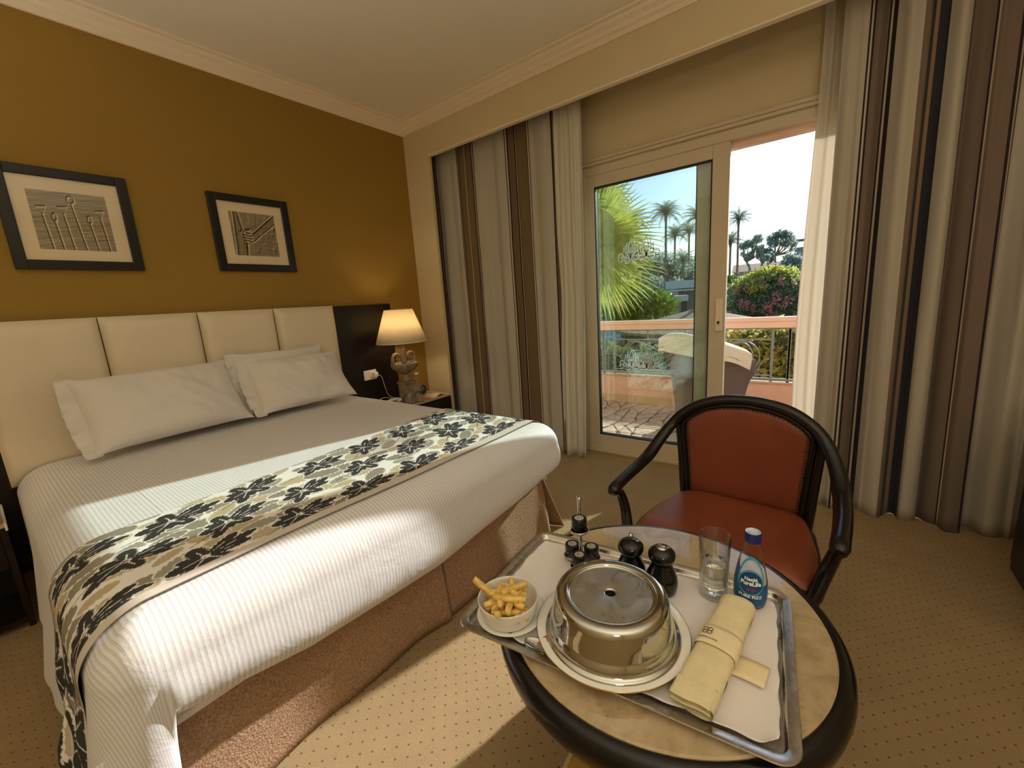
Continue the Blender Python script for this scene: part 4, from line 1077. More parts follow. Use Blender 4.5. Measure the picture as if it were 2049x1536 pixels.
# scalloped paper liner, slightly wavy, its near end riding up the rim
def liner():
    nu_, nv_ = 60, 90
    def fn(u, v):
        a, b = 2*u-1, 2*v-1
        x, y = a*(A_-.027), b*(B_-.025)
        # wavy outline
        ed = max(abs(a), abs(b)); wob = (.0035*math.sin(v*50)+.002*math.sin(v*23))*(abs(a)**6)*(-1 if a < 0 else 0); x += wob
        y += .0010*math.sin(u*38)*(abs(b)**8)*math.copysign(1, b)
        rr = abs(a)**14*abs(b)**14*.010; x -= math.copysign(rr, a); y -= math.copysign(rr, b)
        z = .0026+.0010*(1+snoise(x*16, y*16, 2))+(.004+.003*math.sin(v*46+1))*(max(0, -a))**14+.004*max(0, abs(b)-.93)/.07*(.5+.5*math.sin(u*20))
        return (x, y, z)
    V, F = grid(fn, nu_, nv_); o = mesh('paper_liner', V, F, M['paper'], None, True, (.7235, .305, TZ)); o.rotation_euler[2] = TR
    tag(o, 'white embossed paper liner with scalloped edge lining the steel tray', 'tray liner'); thick(o, .0006)
liner()
ZT = TZ+.0055

# plate with steel cover
PC = (.652, .303)
pl = thing('dinner_plate', 'large white dinner plate with a gold rim under the steel cover', 'plate', (PC[0], PC[1], ZT))
mesh('plate_body', *lathe([(.0005, .003), (.075, .003), (.078, 0), (.085, .0005), (.096, .006), (.120, .012), (.1425, .0175), (.1440, .0185), (.1430, .0200), (.120, .0155), (.095, .0105), (.080, .006), (.0005, .006)], 96), M['china'], pl, True)
mesh('gold_rim', *lathe([(.1430, .0203), (.1442, .0192), (.1442, .0184), (.1436, .0180)], 96), M['gold'], pl, True)
cv = thing('plate_cover', 'round stainless steel plate cover with a finger hole in its flat top', 'plate cover', (PC[0]-.004, PC[1]-.002, ZT+.0135))
prc = [(.1230, .0), (.1262, .0015), (.1262, .0065), (.1225, .0085), (.1190, .0095), (.1175, .014), (.1165, .024), (.1130, .029), (.1120, .033), (.1105, .050), (.1065, .074), (.1050, .080), (.1025, .0855), (.0985, .0888), (.0930, .0903), (.0830, .0898), (.0800, .0885), (.0785, .0858), (.0765, .0852)]
prc = [(r, z*.94) for r, z in prc]
mesh('cover_wall', *lathe(prc, 128), M['steel'], cv, True)
mesh('cover_top', *lathe([(r, z*.94) for r, z in [(.0765, .0852), (.05, .0856), (.013, .0858), (.0105, .0852), (.0095, .0835)]], 128), M['steel_top'], cv, True)
mesh('finger_hole', *lathe([(r, z*.94) for r, z in [(.0095, .0835), (.0090, .075), (.0002, .070)]], 32), M['hole'], cv, True)
mesh('cover_ring', *lathe([(r, z*.94) for r, z in [(.0840, .0899), (.0822, .0908), (.0800, .0893), (.0792, .0872)]], 128), M['steel'], cv, True)

# saucer, bowl, chips
BC = (.578, .496)
sa = thing('saucer', 'small white saucer under the bowl of fries at the tray corner', 'saucer', (BC[0]+.005, BC[1], ZT+.0005), TR)
mesh('saucer_body', *lathe([(.0005, .002), (.038, .002), (.041, 0), (.047, .002), (.069, .0115), (.0708, .013), (.0695, .0138), (.047, .0048), (.040, .0035), (.0005, .0035)], 72), M['china'], sa, True)
fl_ = [tube([(-.052+.0055*math.cos(a), -.030+.0055*math.sin(a), .0092), (-.052+.0015*math.cos(a), -.030+.0015*math.sin(a), .0088)], [.0006, .0018], 6, flat=.3) for a in np.linspace(0, 2*PI, 7)[:-1]]
mesh('flower_emblem', *merge(*fl_), M['ink'], sa)
bo = thing('serving_bowl', 'small white round bowl holding the fries', 'bowl', (BC[0]-.003, BC[1]-.002, ZT+.0045))
RBW = .0625
mesh('bowl_body', *lathe([(.0005, .001), (.036, .001), (.038, 0), (.042, .001), (.0525, .010), (.0590, .026), (.0615, .044), (.0622, .0500), (.0615, .0512), (.0602, .0502), (.0595, .044), (.0570, .027), (.0505, .012), (.040, .006), (.0005, .005)], 72), M['china'], bo, True)
def fry_mesh(L, wd, bend, seed):
    rs = np.random.RandomState(seed); pts = []; n = 7
    for i in range(n+1):
        t = i/n-.5; pts.append(Vector((t*L, bend*(1-4*t*t)*L, 0)))
    V, F = [], []
    tip = rs.uniform(.5, .9, 2)
    for i, p in enumerate(pts):
        s = wd/2*(tip[0] if i == 0 else tip[1] if i == n else 1)*rs.uniform(.92, 1.06)
        c = .62
        for a, b in ((1, c), (c, 1), (-c, 1), (-1, c), (-1, -c), (-c, -1), (c, -1), (1, -c)): V.append((p.x, p.y+a*s, b*s*.9))
    for i in range(n):
        for k in range(8): F.append((i*8+k, i*8+(k+1) % 8, (i+1)*8+(k+1) % 8, (i+1)*8+k))
    F.append(tuple(range(8))[::-1]); F.append(tuple(n*8+k for k in range(8)))
    me = bpy.data.meshes.new('french_fry'); me.from_pydata(V, [], F); me.polygons.foreach_set('use_smooth', [True]*len(me.polygons)); me.materials.append(M['fry']); me.update(); return me
fries = [fry_mesh(.062, .0128, .04, 1), fry_mesh(.048, .0120, -.05, 2), fry_mesh(.055, .0132, .06, 3), fry_mesh(.040, .0122, .03, 4), fry_mesh(.068, .0115, -.03, 5)]
rsf = np.random.RandomState(8)
bx_, by_, bz_ = BC[0]-.003, BC[1]-.002, ZT+.0045
def put_fry(i, x, y, z, yaw, pitch, roll=0.0):
    o = bpy.data.objects.new('french_fry', fries[i % 5]); C.objects.link(o); o.location = (bx_+x, by_+y, bz_+z); o.rotation_euler = (roll, pitch, yaw)
    tag(o, 'golden french fry heaped in the small white bowl', 'french fry', 'french fries heaped in the white bowl'); return o
for layer, (nn, rr, zz) in enumerate(((9, .026, .016), (10, .028, .026), (11, .030, .036), (10, .026, .046), (6, .018, .055))):
    for k in range(nn):
        a = 2*PI*k/nn+layer*.7+rsf.uniform(-.3, .3); r_ = rr*rsf.uniform(.5, 1.0)
        put_fry(rsf.randint(5), r_*math.cos(a), r_*math.sin(a), zz+rsf.uniform(-.003, .003), rsf.uniform(0, PI), rsf.uniform(-.22, .22), rsf.uniform(-.5, .5))
put_fry(2, -.012, .052, .058, 1.9, -.55); put_fry(3, -.052, -.018, .050, .55, .75); put_fry(4, -.014, -.014, .060, -1.0, .1); put_fry(0, .012, -.008, .062, 1.25-1.57, .12)

# spoon with a scrap of bread
sp = thing('spoon', 'steel spoon lying half under the plate between bowl and cover', 'spoon', (.545, .405, ZT), math.radians(-88))
def spf(u, v):
    a, b = 2*u-1, 2*v-1; x = a*.027; y = b*.0175*math.sqrt(max(0, 1-a*a*.98))*(1+.12*a); return (x, y, .0065-.0055*(1-b*b)*(1-a*a))
s_ = mesh('spoon_bowl', *grid(spf, 20, 12), M['steel'], sp, True); thick(s_, .001)
mesh('spoon_handle', *tube(catmull([(.026, 0, .006), (.045, 0, .0045), (.09, 0, .003), (.15, 0, .003)], 6), [.003]*7+[.0035]*6+[.006]*6, 8, flat=.3), M['steel'], sp, True)
v, f = grid(lambda u, v: ((u-.5)*.030+.004*snoise(u*4, v*4), (v-.5)*.024+.004*snoise(u*5, v*3, 4), .0085+.008*snoise(u*3, v*3, 2)+.009*math.sin(PI*u)*math.sin(PI*v)), 12, 12)
o = mesh('bread_scrap', v, f, M['crumb'], None, True, (.559, .392, ZT+.002)); thick(o, .003); tag(o, 'browned scrap of bread lying on the spoon at the plate edge', 'bread')

# condiment stand and its four jars
ST = (.824, .459)
cs = thing('condiment_stand', 'steel condiment stand with a tall post and four ring holders', 'condiment stand', (ST[0], ST[1], ZT))
mesh('post', *tube([(0, 0, .002), (0, 0, .172)], .0052, 16), M['steel'], cs, True, sharp=40)
mesh('post_cap', *lathe([(.0005, .172), (.0064, .172), (.0064, .176), (.0005, .176)], 16), M['steel'], cs)
JP = [('jar', 78, 0.0, 'mayo', 'jar of pale sauce with black lid, left in the lower row of the stand'),
      ('jar', -42, 0.0, 'mayo', 'jar with black lid, right in the lower row of the stand'),
      ('jar', 200, 0.0, 'mustard', 'jar of amber sauce with black lid, nearest in the lower row of the stand'),
      ('jar', 205, .092, 'red_sauce', 'jar of dark red sauce with black lid, held high on the stand post')]
for nm, an, z, fill, lab in JP:
    a = math.radians(an); R_ = .0275 if z == 0 else .020; jx, jy = R_*math.cos(a), R_*math.sin(a)
    mesh('holder_dish', *shift(lathe([(.0005, 0), (.018, 0), (.0215, .003), (.0222, .0095), (.0208, .0095), (.020, .0038), (.017, .0018), (.0005, .0018)], 32), (jx, jy, z)), M['steel'], cs, True)
    if z: mesh('holder_arm', *tube([(0, 0, z+.002), (jx*.7, jy*.7, z+.001)], .003, 8), M['steel'], cs)
    j = thing('condiment_jar', lab, 'jar', (ST[0]+jx, ST[1]+jy, ZT+z+.002), math.radians(200), 'condiment jars on the stand')
    mesh('sauce', *lathe([(.0005, .002), (.0155, .002), (.0165, .004), (.0165, .0205), (.0005, .0205)], 32), M[fill], j, True)
    mesh('jar_glass', *lathe([(.0005, 0), (.0165, 0), (.0180, .002), (.0180, .021), (.0168, .0235), (.0165, .0235), (.0168, .004), (.0005, .0018)], 32), M['jar_glass'], j, True)
    mesh('lid', *lathe([(.0005, .0235), (.0178, .0235), (.0182, .0245), (.0182, .0345), (.0172, .0362), (.0005, .0362)], 40), M['lid_black'], j, True, sharp=40)
    mesh('lid_label', *lathe([(.0005, .0366), (.0108, .0366), (.0110, .0362)], 32), M['lid_label'], j)
    ml = lathe([(.0030, .0368), (.0034, .0368)], 20, (.0, .0035)); lines = [box(-.006, -.001, y, y+.0006, .0367, .0369) for y in (-.005, -.0035, -.002)]+[box(.001, .006, y, y+.0006, .0367, .0369) for y in (-.0045, -.003)]
    mesh('label_print', *merge(ml, *lines), M['ink'], j)

# pepper mill and salt shaker
def mill(x, y, h, knob, label):
    t = thing('pepper_mill' if knob else 'salt_shaker', label, 'shaker', (x, y, ZT)); k = h/.118
    pr = [(.0005, 0), (.0245, 0), (.0262, .003), (.0285, .016), (.0290, .028), (.0265, .045), (.0205, .062), (.0185, .070), (.0185, .0745)]
    mesh('shaker_body', *lathe([(r*1.17, z*k*.97) for r, z in pr], 48), M['blk_gloss'], t, True)
    pr = [(.0172, .0745), (.0190, .0765), (.0232, .084), (.0248, .092), (.0232, .101), (.0165, .109), (.0080, .1125), (.0005, .113)]
    mesh('shaker_head', *lathe([(r*1.17, z*k*.97) for r, z in pr], 48), M['blk_gloss'], t, True)
    if knob: mesh('knob', *lathe([(.0005, .108*k), (.0032, .108*k), (.0030, .113*k), (.0052, .117*k), (.0056, .121*k), (.004, .125*k), (.0005, .126*k)], 20), M['steel'], t, True)
    else: mesh('shaker_plate', *lathe([(.0120, .1070*k), (.0105, .1102*k), (.0005, .1110*k)], 24), M['steel'], t, True)
mill(.821, .329, .112, True, 'black lacquered pepper mill with a metal knob, beside the condiment stand')
mill(.828, .262, .112, False, 'black lacquered salt shaker with a flat metal top, behind the steel cover')

# tumbler with fizzy water
tg = tumbler_obj('drinking_glass', 'tall clear glass half full of sparkling water on the tray', .872, .166, ZT, .0305, .142, .078, False, .0275)
bb = []
for k in range(60):
    a = rsf.uniform(0, 2*PI); r_ = .0265*math.sqrt(rsf.uniform(.2, 1)); z = rsf.uniform(.07, .0785) if k < 44 else rsf.uniform(.015, .07)
    bb.append(sphere((r_*math.cos(a), r_*math.sin(a), z), rsf.uniform(.0006, .0015), 4))
b_ = mesh('bubbles', *merge(*bb), M['etch'], tg, True); b_['kind'] = 'stuff'

# water bottle with blue label
bt = thing('water_bottle', 'small clear water bottle with blue label and dark blue cap on the tray', 'bottle', (.888, .099, ZT), math.radians(186))
BPR = [(.0, .0), (.0270, 0), (.0300, .004), (.0318, .016), (.0325, .034), (.0318, .052), (.0285, .074), (.0235, .098), (.0180, .122), (.0148, .136), (.0138, .142)]
def brad(z): return .94*float(np.interp(z, [p[1] for p in BPR], [p[0] for p in BPR]))
bprs = [(max(.0004, r), z) for r, z in BPR]
zz_ = np.linspace(.004, .142, 30)
outer = [(.0005, .0), (.0250, 0)]+[(brad(z), z) for z in zz_]
inner = [(brad(z)-.0008, z) for z in zz_[::-1]]+[(.0245, .003), (.0005, .003)]
mesh('bottle_body', *lathe(outer+inner, 56), M['bottle'], bt, True)
def wrap(name, poly2d_fn, mt, nu=40, nv=20, off=.0006):
    V, F = grid(lambda u, v: poly2d_fn(u, v, off), nu, nv); return mesh(name, V, F, mt, bt, True)
def cyl(a, z, off): r = brad(z)+off; return (r*math.cos(a), r*math.sin(a), z)
def lab_low(u, v, off):   # label band, its upper edge sweeping up on one side
    a = -1.75+3.5*u; top = .060+.070*max(0, (u-.66)/.34)**.8 if u > .66 else .060-.006*math.sin(u*4.6)+(.010*max(0, .18-u)/.18)
    return cyl(-a*1.0, .009+(top-.009)*v, off)
wrap('label', lab_low, M['label_blue'])
def disc_wrap(name, ca, cz, ra, rz, mt, off, ring=None, n=48):
    V, F = [], []
    rr = [0.02, .25, .5, .75, 1.0] if ring is None else [ring, 1.0]
    for q in rr:
        for i in range(n):
            t = 2*PI*i/n; V.append(cyl(ca+ra*q*math.cos(t), cz+rz*q*math.sin(t), off))
    for k in range(len(rr)-1):
        for i in range(n): j = (i+1) % n; F.append((k*n+i, (k+1)*n+i, (k+1)*n+j, k*n+j))
    if ring is None: F.append(tuple(range(n)))
    return mesh(name, V, F, mt, bt, True)
disc_wrap('label_halo', .02, .074, .92, .040, M['label_light'], .0008, .84)
disc_wrap('label_emblem', .02, .062, .80, .026, M['label_light'], .0009)
disc_wrap('label_oval', .02, .061, .74, .023, M['label_deep'], .0011)
def wrap_text(s, size, cz, bold=.0006, ca=.02, mt=None, sx=1.0, slope=0):
    v, f = text_mesh(s, size, bold); out = []
    for x, y, z in v: zz = cz+y+slope*x; r = brad(zz)+.0014; out.append((r*math.cos(ca+x*sx/.031), r*math.sin(ca+x*sx/.031), zz))
    return mesh('label_lettering', out, f, mt or M['label_white'], bt)
wrap_text('Nestlé', .0095, .0665, .0003, sx=1.0); wrap_text('PureLife', .0118, .0570, .0004, sx=1.0); wrap_text('PURE FIZZ', .0088, .0295, .0003, sx=1.05)
wrap_text('sparkling water', .0038, .0175, .0001) if False else None
mesh('label_accent', *merge(*[(lambda c: ([cyl(c-.10, .050, .0014), cyl(c+.10, .050, .0014), cyl(c+.05, .044, .0014), cyl(c-.05, .044, .0014)], [(0, 1, 2, 3)]))(c) for c in (-.12, .16)]), M['label_red'], bt)
mesh('cap', *lathe([(.0130, .140), (.0152, .140), (.0155, .1415), (.0155, .158), (.0145, .1600), (.0140, .1602)], 40), M['cap_blue'], bt, True, sharp=40)
mesh('cap_top', *lathe([(.0140, .1602), (.0130, .1600), (.0128, .1592), (.0005, .1592)], 40), M['cap_top'], bt, True)
mesh('cap_ridges', *merge(*[box(.0152, .0160, -.0004, .0004, .142, .157)]*1), M['cap_blue'], bt)

# rolled napkin with paper band
NA, NB = Vector((.853, .112, 0)), Vector((.572, .136, 0))
nd_ = (NB-NA); NL = nd_.length; nang = math.atan2(nd_.y, nd_.x)
nk = thing('napkin', 'rolled pale yellow cloth napkin lying across the tray', 'napkin', (NA.x, NA.y, ZT), nang)
def nap(u, v):
    x = NL*u; a = 2*PI*v; wd = .031+.002*u; ht = .0175-.002*u
    ca, sa = math.cos(a), math.sin(a); y = wd*math.copysign(abs(ca)**.75, ca); z = ht+ht*math.copysign(abs(sa)**.7, sa)
    e = 1-.35*max(0, 1-u/.06)**2; y *= e; z = ht+(z-ht)*e
    y += .0015*snoise(x*30, a, 3); z += .0012*snoise(x*40, a*2, 6)*(1 if z > .01 else 0)+.0
    x += .010*math.sin(PI*u)*0-.012*(v > .25 and v < .75)*u*abs(math.cos(a))*.5
    return (x, y, max(z, .0006))
V, F = grid(nap, 70, 40); F.append(tuple(41*0+i for i in range(40))[::-1])
mesh('napkin_roll', V, F, M['napkin'], nk, True)
# folded layers at the open near end
def layer(y0, y1, z, x1, nm='napkin_fold'):
    def fn(u, v): return (NL-.035+(x1+.035)*u+.003*math.sin(v*5), y0+(y1-y0)*v, z+.0035*math.sin(v*PI)+.001*snoise(u*4, v*5))
    o = mesh(nm, *grid(fn, 12, 14), M['napkin'], nk, True); thick(o, .0022)
layer(-.031, .029, .0275, .006); layer(-.028, .031, .0205, -.001); layer(-.031, .028, .0135, .003); layer(-.026, .031, .0075, -.003)
bd = thing('paper_band', 'cream paper band with printed knot emblem wrapped around the napkin', 'paper band', (NA.x, NA.y, ZT), nang)
BD0, BD1 = .118, .168
def bandf(u, v):
    x = BD0+(BD1-BD0)*u; a = -.15+(PI+.3)*v; wd = .0345; ht = .0178; ca, sa = math.cos(a), math.sin(a)
    return (x, wd*math.copysign(abs(ca)**.75, ca), max(.0012, ht+(ht+.0014)*math.copysign(abs(sa)**.7, sa)))
o = mesh('band', *grid(bandf, 6, 40), M['band'], bd, True); thick(o, .0004, 1)
o = mesh('band_tab', *grid(lambda u, v: (BD0+.006+(BD1-BD0)*u*.98, .026+.052*v, .0016+.006*v*(1-v)+.003*v), 4, 10), M['band'], bd, True); thick(o, .0004, 1)
# printed knot and lettering lie on the band's left shoulder
def on_band(x, s, off=.0010):   # s = arclength-ish across the top, from the left edge
    y = -.030+s; t = max(-1, min(1, y/.0345)); z = .0178+(.0178+.0014)*(max(0, 1-abs(t)**(2/.75)))**(.5*.7)
    return (x, y, z+off)
kn = []
for k in range(4):
    a0 = PI/4+k*PI/2
    pts = [on_band(.137+.0055*math.cos(a0)+.0040*math.cos(t), .010+.0055*math.sin(a0)+.0040*math.sin(t)) for t in np.linspace(0, 2*PI, 16)]
    kn.append(tube(pts, .0006, 4, False))
mesh('printed_emblem', *merge(*kn), M['ink'], bd)
v, f = text_mesh('SONESTA LUXOR', .0045, .0001)
v = [on_band(.1565-y*1.0, .010+.009+x*.9-.004, .0009) for x, y, z in v]
mesh('printed_lettering', v, f, M['ink'], bd)

# ------------------------------------------------------------------ red leather armchair
chx, chy, cth = 1.799, .244, -.061
ch = thing('armchair', 'rust-red leather armchair with a curved black lacquered frame', 'armchair', (chx, chy, 0), cth+PI)
# local: +x forward (towards the camera), +y = right of the photo... (rotated by pi)
def L(u, v, z): return (u, -v, z)
rail_half = [(.030, 0, .872), (.034, .08, .866), (.040, .16, .842), (.052, .225, .798), (.072, .266, .748), (.120, .297, .692), (.190, .316, .642), (.28, .326, .620), (.38, .330, .610), (.455, .330, .602), (.488, .330, .590)]
full = [L(u, v, z) for u, v, z in rail_half[::-1]]+[L(u, -v, z) for u, v, z in rail_half[1:]]
pp = catmull(full, 7); N_ = len(pp); R_ = []
for i in range(N_):
    s = abs(i/(N_-1)-.5)*2
    R_.append(float(np.interp(s, [0, .4, .6, .85, .95, 1], [.021, .0225, .026, .0235, .024, .017])))
mesh('top_rail', *tube(pp, R_, 16, flat=.85), M['lacquer'], ch, True)
for sg in (-1, 1):
    # arm support curving down and forward into the front leg
    pts = catmull([L(.455, sg*.328, .598), L(.430, sg*.322, .560), L(.428, sg*.306, .50), L(.455, sg*.285, .43), L(.475, sg*.268, .36), L(.478, sg*.262, .20), L(.470, sg*.258, .01)], 7)
    mesh('front_leg', *tube(pts, list(np.interp(np.linspace(0, 1, len(pts)), [0, .12, .5, 1], [.020, .0175, .021, .015])), 12), M['lacquer'], ch, True)
    mesh('arm_knuckle', *shift(sphere((0, 0, 0), .0235, 8), L(.463, sg*.329, .597)), M['lacquer'], ch, True)
    pts = catmull([L(-.05, sg*.215, .01), L(.0, sg*.215, .20), L(.022, sg*.219, .40), L(.022, sg*.228, .55), L(.024, sg*.240, .70), L(.040, sg*.246, .775)], 7)
    mesh('back_post', *tube(pts, list(np.interp(np.linspace(0, 1, len(pts)), [0, .5, 1], [.015, .022, .019])), 12), M['lacquer'], ch, True)
def sw_half(u): return float(np.interp(u, [.02, .10, .25, .40, .47], [.205, .238, .272, .285, .275]))
def seatf(sign):
    def fn(a, b):
        u = .022+.47*a; t = 2*b-1; h = sw_half(u)
        rnd = .03*abs(t)**6*0
        e = (max(0, 1-abs(2*a-1)**7)*max(0, 1-abs(t)**7))**.5
        front = -.035*abs(t)**3*a*a
        z = .435+(.045*e if sign > 0 else -.035*e)
        return L(u+front, t*h, z)
    return fn
g1 = grid(seatf(1), 40, 40); g2 = grid(seatf(-1), 40, 40)
mesh('seat', *merge(g1, (g2[0], [q[::-1] for q in g2[1]])), M['leather'], ch, True)
mesh('seat_rail', *merge(tube(catmull([L(.05, .232, .388), L(.25, .266, .388), L(.44, .270, .388), L(.468, .10, .388), L(.474, 0, .388), L(.468, -.10, .388), L(.44, -.270, .388), L(.25, -.266, .388), L(.05, -.232, .388)], 6), .022, 8, flat=1.0), tube([L(.03, -.215, .39), L(.03, .215, .39)], .022, 8)), M['lacquer'], ch, True)
# back panel: upholstered, curved, following the posts and the top rail
def back_outline(v):   # top height at lateral position
    return float(np.interp(abs(v), [0, .08, .14, .19, .222, .240], [.852, .844, .826, .795, .760, .720]))
def backf(off, puff):
    def fn(a, b):
        t = 2*a-1
        zt = back_outline(t*.222); z = .450+(zt-.450)*b
        wd = float(np.interp(z, [.44, .60, .72, .86], [.200, .212, .222, .224])); v = t*wd
        u = .026+.012*(1-(v/.24)**2)*-1+off
        e = (max(0, 1-abs(t)**6)*max(0, 1-abs(2*b-1)**8))**.5
        return L(u+puff*e, v, z)
    return fn
g1 = grid(backf(.012, .022), 44, 44); g2 = grid(backf(.006, -.016), 44, 44)
mesh('back_panel', *merge((g1[0], [q[::-1] for q in g1[1]]), g2), M['leather'], ch, True)
# inner frame bead + brass nails around the panel
bead = [backf(.016, 0)(0.0, b) for b in np.linspace(0, 1, 16)]+[backf(.016, 0)(a, 1.0) for a in np.linspace(0, 1, 26)[1:]]+[backf(.016, 0)(1.0, b) for b in np.linspace(1, 0, 16)[1:]]
mesh('panel_frame', *tube(bead, .011, 8, flat=1.6), M['lacquer'], ch, True)
nb = catmull([Vector(p) for p in [backf(.028, 0)(0.035, b) for b in np.linspace(0.02, .97, 12)]+[backf(.028, 0)(a, .975) for a in np.linspace(.06, .94, 20)]+[backf(.028, 0)(.965, b) for b in np.linspace(.97, .02, 12)]], 10)
acc = 0; last = nb[0]; nail_me = None; cnt = 0
v, f = sphere((0, 0, 0), .0042, 6); 
for p in nb:
    if (p-last).length >= .0138 or cnt == 0:
        if nail_me is None:
            o = mesh('nail', v, f, M['brass_dark'], ch, True, tuple(p)); nail_me = o.data
        else:
            o = bpy.data.objects.new('nail', nail_me); C.objects.link(o); o.parent = ch; o.location = tuple(p)
        last = p; cnt += 1

# dark cabinet at the right edge and yellow stool under the table edge
cb = thing('cabinet', 'dark wood cabinet standing at the right edge, its corner beside the striped curtain', 'cabinet', (2.30, -.98, 0))
mesh('cabinet_body', *bbox(-.31, .31, -.26, .28, 0, .72, .004), M['espresso'], cb)
mesh('cabinet_top', *bbox(-.32, .32, -.27, .286, .72, .745, .003), M['espresso'], cb)
mesh('cabinet_door', *bbox(-.300, -.004, .280, .286, .05, .70, .002), M['espresso'], cb)
mesh('cabinet_door', *bbox(.004, .300, .280, .286, .05, .70, .002), M['espresso'], cb)
stl = thing('footstool', 'yellow upholstered footstool with a twisted cord edge beside the table base', 'stool', (.445, .185, 0), math.radians(6))
mesh('stool_cushion', *bbox(-.165, .165, -.165, .165, .20, .398, .014, 3), M['yellow_fabric'], stl, True)
cp = [(x, y, .392) for x, y in rrect(.165, .165, .014, 4)]; cp.append(cp[0])
mesh('cord_edge', *tube(cp, .005, 6, False), M['cord'], stl, True)
for sx in (-1, 1):
    for sy in (-1, 1): mesh('leg', *tube([(sx*.13, sy*.13, 0), (sx*.13, sy*.13, .21)], [.012, .018], 10), M['lacquer'], stl)

# ================================================================== OUTSIDE
GZ = -1.8
def W(az, el, d):
    a = math.radians(az); return Vector((d*math.cos(a), d*math.sin(a), CAMH+d*math.tan(math.radians(el))))
def leaves(name, centers, radii, n, size, m, parent, seed=0, asp=.45, shell=.55, droop=0.0, loc=(0, 0, 0)):
    """n small two-triangle leaves scattered through the outer shell of one or more ellipsoids."""
    rs = np.random.RandomState(seed); cs = np.array(centers, float).reshape(-1, 3); rd = np.array(radii, float).reshape(-1, 3)
    vol = rd.prod(1)**.67; k = rs.choice(len(cs), n, p=vol/vol.sum())
    d = rs.normal(size=(n, 3)); d /= np.linalg.norm(d, axis=1)[:, None]
    r = (shell+(1-shell)*rs.uniform(size=n)**.5)*(1+.10*rs.normal(size=n))
    P = cs[k]+d*rd[k]*r[:, None]
    t = rs.normal(size=(n, 3))+d*.8; t[:, 2] -= droop; t /= np.linalg.norm(t, axis=1)[:, None]
    b = np.cross(t, rs.normal(size=(n, 3))); b /= np.linalg.norm(b, axis=1)[:, None]
    s = (size*rs.uniform(.6, 1.3, n))[:, None]
    V = np.empty((n, 4, 3)); V[:, 0] = P; V[:, 1] = P+t*s*.5+b*s*asp*.5; V[:, 2] = P+t*s; V[:, 3] = P+t*s*.5-b*s*asp*.5
    V -= np.array(loc)
    me = bpy.data.meshes.new(name); me.vertices.add(n*4); me.vertices.foreach_set('co', V.astype(np.float32).ravel())
    me.loops.add(n*4); me.loops.foreach_set('vertex_index', np.arange(n*4, dtype=np.int32))
    me.polygons.add(n); me.polygons.foreach_set('loop_start', np.arange(0, n*4, 4, dtype=np.int32)); me.update(calc_edges=True)
    me.materials.append(m); o = bpy.data.objects.new(name, me); C.objects.link(o); o.parent = parent; o['kind'] = 'stuff'; return o

# --- balcony
BXR = 4.82
fb = mesh('floor', *box(XW+.16, BXR+.16, -2.2, 4.2, -.30, -.034), M['grout']); fb['kind'] = 'structure'; fb['label'] = 'balcony floor of irregular pink-beige flagstones'
# crazy paving: every stone is its own part
sx_, sy_ = 8, 24; cx0, cx1, cy0, cy1 = XW+.17, BXR-.005, -.6, 3.2
rsp = np.random.RandomState(3)
gx = np.zeros((sx_+1, sy_+1, 2))
for i in range(sx_+1):
    for j in range(sy_+1):
        dx = 0 if i in (0, sx_) else rsp.uniform(-.35, .35); dy = 0 if j in (0, sy_) else rsp.uniform(-.35, .35)
        gx[i, j] = (cx0+(i+dx)*(cx1-cx0)/sx_, cy0+(j+dy)*(cy1-cy0)/sy_)
def stone(poly):
    c = np.mean(poly, axis=0); P = []
    for i, p in enumerate(poly):
        q = poly[(i+1) % len(poly)]
        for t in (0.12, .5, .88):
            a = p+(q-p)*t; v_ = c-a; L_ = np.linalg.norm(v_); a = a+v_/L_*(.006+rsp.uniform(0, .008)); P.append(tuple(a))
    h = rsp.uniform(-.004, .001)
    V, F = prism([(x-c[0], y-c[1]) for x, y in P], -.034, h)
    mesh('paving_stone', V, F, M['flag'], fb, False, (c[0], c[1], 0))
for i in range(sx_):
    for j in range(sy_):
        a, b, c_, d_ = gx[i, j], gx[i+1, j], gx[i+1, j+1], gx[i, j+1]
        r_ = rsp.uniform()
        if r_ < .30: stone([a, b, c_]); stone([a, c_, d_])
        elif r_ < .5: stone([a, b, d_]); stone([b, c_, d_])
        else: stone([a, b, c_, d_])
wb = mesh('wall_balcony', *box(BXR-.01, BXR+.15, -2.2, 4.2, -.30, .335), M['pink']); wb['kind'] = 'structure'
for j in range(8):
    y0 = 3.1-j*.42; mesh('skirting_tile', *bbox(BXR-.022, BXR-.010, y0-.414, y0, 0, .095, .002), M['tile'], wb)
cpn = mesh('trim_4', *bbox(BXR-.03, BXR+.17, -2.2, 4.2, .335, .352, .004), M['tile']); cpn['kind'] = 'structure'
struct('wall_outside_lintel', box(XW+.16, XW+.26, -2.2, 4.2, 2.262, 3.2), M['pink'])
for y0, y1 in ((-2.2, DY0), (DY1, 4.2)): struct('wall_outside', box(XW+.161, XW+.20, y0, y1, -.3, 2.262), M['pink'])
ra = thing('balcony_railing', 'balcony railing with salmon top beam, grey metal bars and scrollwork', 'railing', (BXR, 1.2, .352))
S = lambda vf: shift(vf, (-BXR, -1.2, -.352))
mesh('handrail', *S(merge(bbox(BXR-.055, BXR+.055, -2.2, 4.2, .955, .998, .006), bbox(BXR-.045, BXR+.045, -2.2, 4.2, .893, .957, .005))), M['pink_rail'], ra)
mesh('bottom_rail', *S(bbox(BXR-.015, BXR+.015, -2.2, 4.2, .362, .388, .002)), M['rail_metal'], ra)
mesh('top_bar', *S(bbox(BXR-.012, BXR+.012, -2.2, 4.2, .880, .893, .001)), M['rail_metal'], ra)
bars = []
